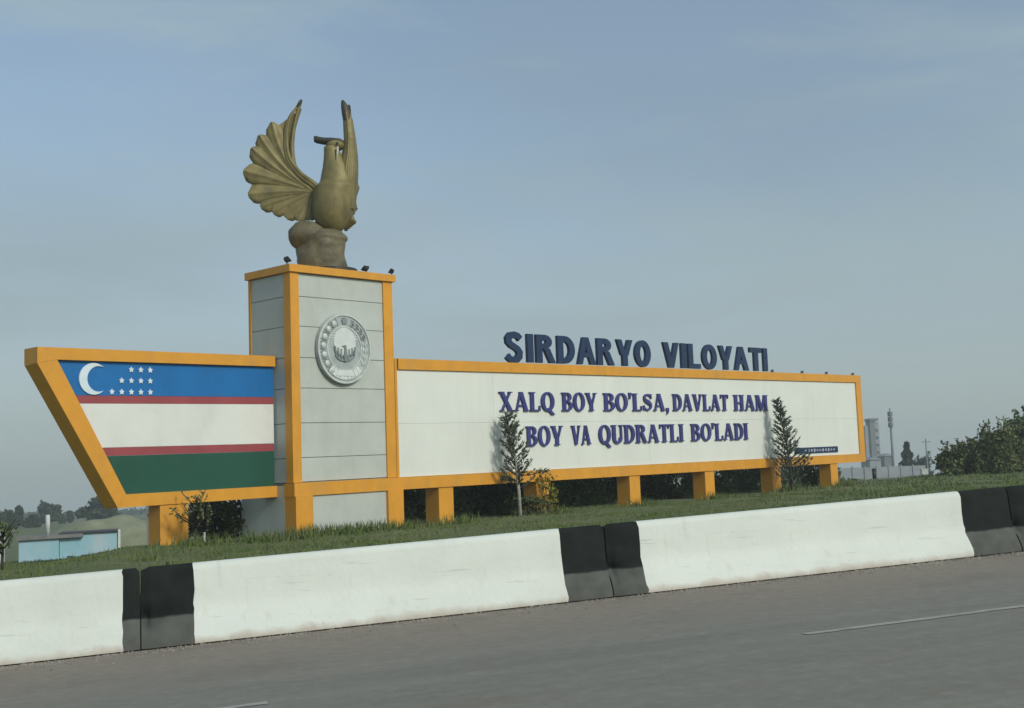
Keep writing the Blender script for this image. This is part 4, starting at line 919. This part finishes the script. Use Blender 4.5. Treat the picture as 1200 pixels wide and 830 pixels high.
# ------------------------------------------------------------------ right background
HZ = mat('concrete tower', (.33, .36, .38), .8, .12, .3, .1); HZ2 = mat('dark concrete', (.20, .225, .24), .8, .12, .3)
Yt = 330.
a_, b2 = at(1018, 540, Yt), at(1033, 540, Yt); zt = at(1026, 493, Yt)[2]; zb = gz(a_[0], Yt)
sb = thing('silo_tower', ((a_[0] + b2[0]) / 2, Yt, zb), 'hazy grey elevator tower right of the billboard end', 'tower')
ww = b2[0] - a_[0]
MB().box((a_[0] + ww * .28, Yt, zb), (a_[0] + ww * .68, Yt + 4, zt), None).build('shaft', HZ2, sb)
MB().box((a_[0] + ww * .683, Yt + .3, zb), (b2[0], Yt + 4, zt - .3), None).build('shaft', HZ, sb)
MB().box((a_[0] + ww * .22, Yt - .3, zt + .01), (a_[0] + ww * .95, Yt + 4.3, zt + .6), None).build('roof', HZ2, sb)
MB().box((a_[0] - .3, Yt + .5, zb), (a_[0] + ww * .277, Yt + 3, zt - 1.2), None).build('lift_shaft', HZ, sb)
for k in range(6):
    zz_ = zb + (zt - zb) * (.35 + .1 * k)
    MB().box((a_[0] + ww * .74, Yt + .2, zz_), (a_[0] + ww * .9, Yt + .295, zz_ + .6), None).build('window', mat('dark window', (.07, .12, .14), .3), sb)
# stadium-style mast
Ym = 200.
f0, f1 = at(1048, 560, Ym), at(1045, 482, Ym); zb = gz(f0[0], Ym)
ms_ = thing('light_mast', (f0[0], Ym, zb), 'tall slender mast with a dark cylindrical head, right of the elevator tower', 'mast')
MB().tube([(f0[0], Ym, zb), (f0[0], Ym, f1[2] - 2.4)], [.28, .17], 10).build('pole', HZ2, ms_)
mb = MB(); zc = f1[2]
for k in range(3):
    mb.tube([(f0[0], Ym, zc - 2.5 + k * .85), (f0[0], Ym, zc - 2.5 + k * .85 + .72)], .40, 12, smooth=False)
mb.tube([(f0[0], Ym, zc - 2.6), (f0[0], Ym, zc + .5)], .1, 6)
mb.build('lamp_head', HZ2, ms_)
# pale wall and sheds
Yw = 150.
l0, l1 = at(1012, 556, Yw), at(1085, 552, Yw)
zb = gz(l0[0], Yw); zt = at(1040, 547, Yw)[2]
wl = thing('boundary_wall', ((l0[0] + l1[0]) / 2, Yw, zb), 'low grey boundary wall beyond the verge, right of the billboard', 'wall')
nseg = 8
for k in range(nseg):
    x0 = l0[0] - 4 + (l1[0] - l0[0] + 4) * k / nseg; x1 = l0[0] - 4 + (l1[0] - l0[0] + 4) * (k + 1) / nseg
    MB().box((x0 + .02, Yw, zb - .2), (x1 - .02, Yw + .25, zt), None).build('wall_panel', HZ, wl)
    MB().box((x0 - .12, Yw - .08, zb - .2), (x0 + .016, Yw + .33, zt + .15), None).build('post', HZ, wl)
for k, (px0, px1, pt, Y, lab) in enumerate(((1036, 1046, 532, 260, 'small grey shed between the elevator tower and the mast'), (1019, 1032, 536, 235, 'low bluish shed at the foot of the elevator tower'))):
    a_, b2 = at(px0, pt, Y), at(px1, pt, Y); zb = gz(a_[0], Y)
    s_ = thing('industrial_shed', ((a_[0] + b2[0]) / 2, Y, zb), lab, 'shed', 'sheds by the elevator tower')
    MB().box((a_[0], Y, zb), (b2[0], Y + 6, a_[2] - .5), None).build('wall', HZ if k else HZ2, s_)
    MB().add([(a_[0] - .2, Y - .2, a_[2] - .49), (b2[0] + .2, Y - .2, a_[2] - .49), ((a_[0] + b2[0]) / 2, Y - .2, a_[2] + .1), (a_[0] - .2, Y + 6.2, a_[2] - .49), (b2[0] + .2, Y + 6.2, a_[2] - .49), ((a_[0] + b2[0]) / 2, Y + 6.2, a_[2] + .1)], [(0, 1, 2), (5, 4, 3), (0, 2, 5, 3), (1, 4, 5, 2), (0, 3, 4, 1)]).build('roof', HZ, s_)
for k, (px, pt, Y, wp, lab) in enumerate(((1062, 519, 170, 46, 'dark pointed distant conifer right of the mast'), (1082, 538, 240, 20, 'low dark distant tree between the pointed conifer and the thicket'), (1075, 541, 190, 16, 'small round distant tree beside the pointed conifer'))):
    top = at(px, pt, Y); zb = gz(top[0], Y); h = top[2] - zb
    if k == 0:
        rng = np.random.default_rng(9); root = thing('distant_conifer', (top[0], Y, zb), lab, 'tree'); MB().tube([(top[0], Y, zb - .1), (top[0], Y, zb + h * .95)], [.14, .03], 6).build('trunk', BARK, root)
        n = 2600; t_ = rng.uniform(.05, 1, n) ** 1.0; rr = px_h(Y, wp) / 2 * 1.3 * (1.03 - t_) * (.75 + .25 * np.sin(t_ * 40)) * rng.uniform(.3, 1.05, n); th = rng.uniform(0, 6.283, n)
        c = np.stack([top[0] + rr * np.cos(th), Y + rr * np.sin(th), zb + h * t_ - rr * .2], 1); V, Fq = leaves(c, .35, rng); raw_mesh('crown', V, Fq, LEAF_F, root)
    else: bush('distant_tree', (top[0], Y, zb), px_h(Y, wp), px_h(Y, wp), h, lab, 'tree', 'distant trees on the right', n=1300, size=.4, m=LEAF_F, seed=170 + k, clumps=18, tw_=.12, lo=.05)
p_ = at(1087, 548, 210); pt = at(1087, 514, 210); zb = gz(p_[0], 210)
up = thing('utility_pole', (p_[0], 210, zb), 'thin hazy utility pole left of the thicket', 'pole')
MB().tube([(p_[0], 210, zb), (p_[0], 210, pt[2])], [.14, .10], 6).build('pole', HZ2, up); MB().box((p_[0] - .7, 209.95, pt[2] - .6), (p_[0] + .7, 210.05, pt[2] - .48), None).build('crossarm', HZ2, up)
b_ = at(1083, 549, 72); zb = gz(b_[0], 72)
kb = thing('white_marker_box', (b_[0], 72, zb), 'small white box standing at the left foot of the thicket', 'box')
MB().box((b_[0] - .17, 71.9, zb), (b_[0] + .17, 72.2, zb + .62), None).build('box', WHT2, kb); MB().box((b_[0] - .2, 71.87, zb + .622), (b_[0] + .2, 72.23, zb + .68), None).build('lid', WHT2, kb)
b_ = at_ground(1015, 63); kp = thing('short_post', b_, 'short dark post on the grass below the billboard right end', 'post')
MB().tube([b_, (b_[0], b_[1], b_[2] + .55)], .09, 8).build('post', BLACKM, kp); MB().tube([(b_[0], b_[1], b_[2] + .552), (b_[0], b_[1], b_[2] + .62)], [.11, .07], 8).build('cap', BLACKM, kp)
# far tree belt along the horizon
rng = np.random.default_rng(21); cs = []
for k in range(260):
    px = rng.uniform(-300, 1600); Y = rng.uniform(480, 640); d = CF * F_PX + CR * (px - CX); x = Y * d.x / d.y; h = rng.uniform(1.2, 3.4); n = 60
    p = rng.normal(size=(n, 3)) * np.array([4.5, 3, h * .25]) + np.array([x, Y, gz(x, Y) + h * .5]); cs.append(p)
V, Fq = leaves(np.concatenate(cs), 1.0, rng, elong=1.4); fb = raw_mesh('far_tree_belt', V, Fq, LEAF_F); fb['kind'] = 'stuff'

# ------------------------------------------------------------------ verge grass
rng = np.random.default_rng(3)
GRASS = mat('verge grass', (.088, .140, .036), .8, 0, .5, 0, col2=(.125, .165, .055), dirt=((.20, .18, .09), .7, .6), spec=.2)
def grass(n, smin, smax, dmin, dmax, h0, h1, wdt, pw=1.5):
    s_ = rng.uniform(smin, smax, n); d = dmin + (dmax - dmin) * rng.uniform(0, 1, n) ** pw; x = B0[0] + BU[0] * s_ - BN[0] * d; y = B0[1] + BU[1] * s_ - BN[1] * d
    return x, y, rng.uniform(h0, h1, n), np.full(n, wdt)
parts = [grass(190000, -20, 34, .9, 24, .02, .075, .013), grass(4000, -16, 30, .75, 14, .08, .17, .012, 1.2), grass(45000, 14, 70, 10, 50, .05, .14, .025, 1.0)]
x, y, h, wd = [np.concatenate([p[i] for p in parts]) for i in range(4)]
su = (x - P0[0]) * UV[0] + (y - P0[1]) * UV[1]; e_ = -((x - P0[0]) * NV[0] + (y - P0[1]) * NV[1])
ok = (e_ < 7) & ~((su > -.1) & (su < 3.5) & (e_ > -.12) & (e_ < 2.0)); 
patch = np.array([mnoise.noise(Vector((a_ * .5, b_ * .5, 0))) for a_, b_ in zip(x, y)]); ok &= (patch > -.22) | (rng.uniform(0, 1, len(x)) < .25); h = h * (1 + .6 * patch)
x, y, h, wd = x[ok], y[ok], h[ok], wd[ok]
# taller weeds against the tower and the posts
n = 2600; uu = rng.choice([-.2, .3, .9, 1.7, 2.5, 3.3, 5.2, 9.2, 13.7, 18.1, 22.6, 27.2, -2.9, -1.2], n) + rng.normal(size=n) * .38; oo = .30 + rng.normal(size=n) * .16
x = np.concatenate([x, P0[0] + UV[0] * uu + NV[0] * oo]); y = np.concatenate([y, P0[1] + UV[1] * uu + NV[1] * oo]); h = np.concatenate([h, rng.uniform(.1, .34, n)]); wd = np.concatenate([wd, np.full(n, .018)])
cn = 150; cs_ = rng.uniform(-15, 30, cn); cd_ = 1.0 + 15 * rng.uniform(0, 1, cn) ** 1.6
ci = rng.integers(0, cn, 5200); ps, pd = cs_[ci] + rng.normal(size=5200) * .16, cd_[ci] + rng.normal(size=5200) * .16
wx, wy = B0[0] + BU[0] * ps - BN[0] * pd, B0[1] + BU[1] * ps - BN[1] * pd; we = -((wx - P0[0]) * NV[0] + (wy - P0[1]) * NV[1]); wk = (we < -.15) & (pd > .8)
x = np.concatenate([x, wx[wk]]); y = np.concatenate([y, wy[wk]]); h = np.concatenate([h, (rng.uniform(.06, .2, cn)[ci] * rng.uniform(.5, 1.1, 5200))[wk]]); wd = np.concatenate([wd, np.full(int(wk.sum()), .022)])
z = ground_z(x, y) - .01; n = len(x); th = rng.uniform(0, 6.283, n); lean = rng.normal(size=(n, 2)) * .35 * h[:, None]
dx, dy = np.cos(th) * wd, np.sin(th) * wd
V = np.stack([np.stack([x - dx, y - dy, z], 1), np.stack([x + dx, y + dy, z], 1), np.stack([x + lean[:, 0], y + lean[:, 1], z + h], 1)], 1).reshape(-1, 3)
gr = raw_mesh('grass', V, np.arange(3 * n).reshape(n, 3), GRASS); gr['kind'] = 'stuff'

n = 2600; ps = rng.uniform(-9, 12, n); pd = -.22 + rng.exponential(.22, n) * 1.0
gx_, gy_ = B0[0] + BU[0] * ps + BN[0] * (pd + .42), B0[1] + BU[1] * ps + BN[1] * (pd + .42); sz = rng.uniform(.006, .022, n)
T4 = np.array([(1, 0, 0), (-.5, .87, 0), (-.5, -.87, 0), (.1, .1, 1.0)]); an = rng.uniform(0, 6.28, n); ca_, sa_ = np.cos(an), np.sin(an)
V = np.stack([np.stack([gx_ + sz * (q[0] * ca_ - q[1] * sa_), gy_ + sz * (q[0] * sa_ + q[1] * ca_), road_z(gx_) + .001 + sz * q[2]], 1) for q in T4], 1).reshape(-1, 3)
Fq = (np.arange(n)[:, None, None] * 4 + np.array([(0, 1, 3), (1, 2, 3), (2, 0, 3)])[None]).reshape(-1, 3)
gt = raw_mesh('gravel', V, Fq, mat('grit', (.34, .31, .26), .95, .3, 3, 0)); gt['kind'] = 'stuff'

# ------------------------------------------------------------------ haze
HAZE = 0.0009
if HAZE:
    mb = MB().box((-705, -65, -5.2), (705, 725, 22), None)
    hm = bpy.data.materials.new('haze air'); hm.use_nodes = True; t = hm.node_tree
    for nd_ in list(t.nodes):
        if nd_.type == 'BSDF_PRINCIPLED': t.nodes.remove(nd_)
    pvn = t.nodes.new('ShaderNodeVolumePrincipled'); pvn.inputs['Density'].default_value = HAZE; pvn.inputs['Color'].default_value = (.86, .92, .97, 1); pvn.inputs['Anisotropy'].default_value = .2
    out = [n_ for n_ in t.nodes if n_.type == 'OUTPUT_MATERIAL'][0]; t.links.new(pvn.outputs['Volume'], out.inputs['Volume'])
    hz = mb.build('haze', hm); hz['kind'] = 'stuff'
for o in bpy.data.objects:
    if '_o' in o: del o['_o']
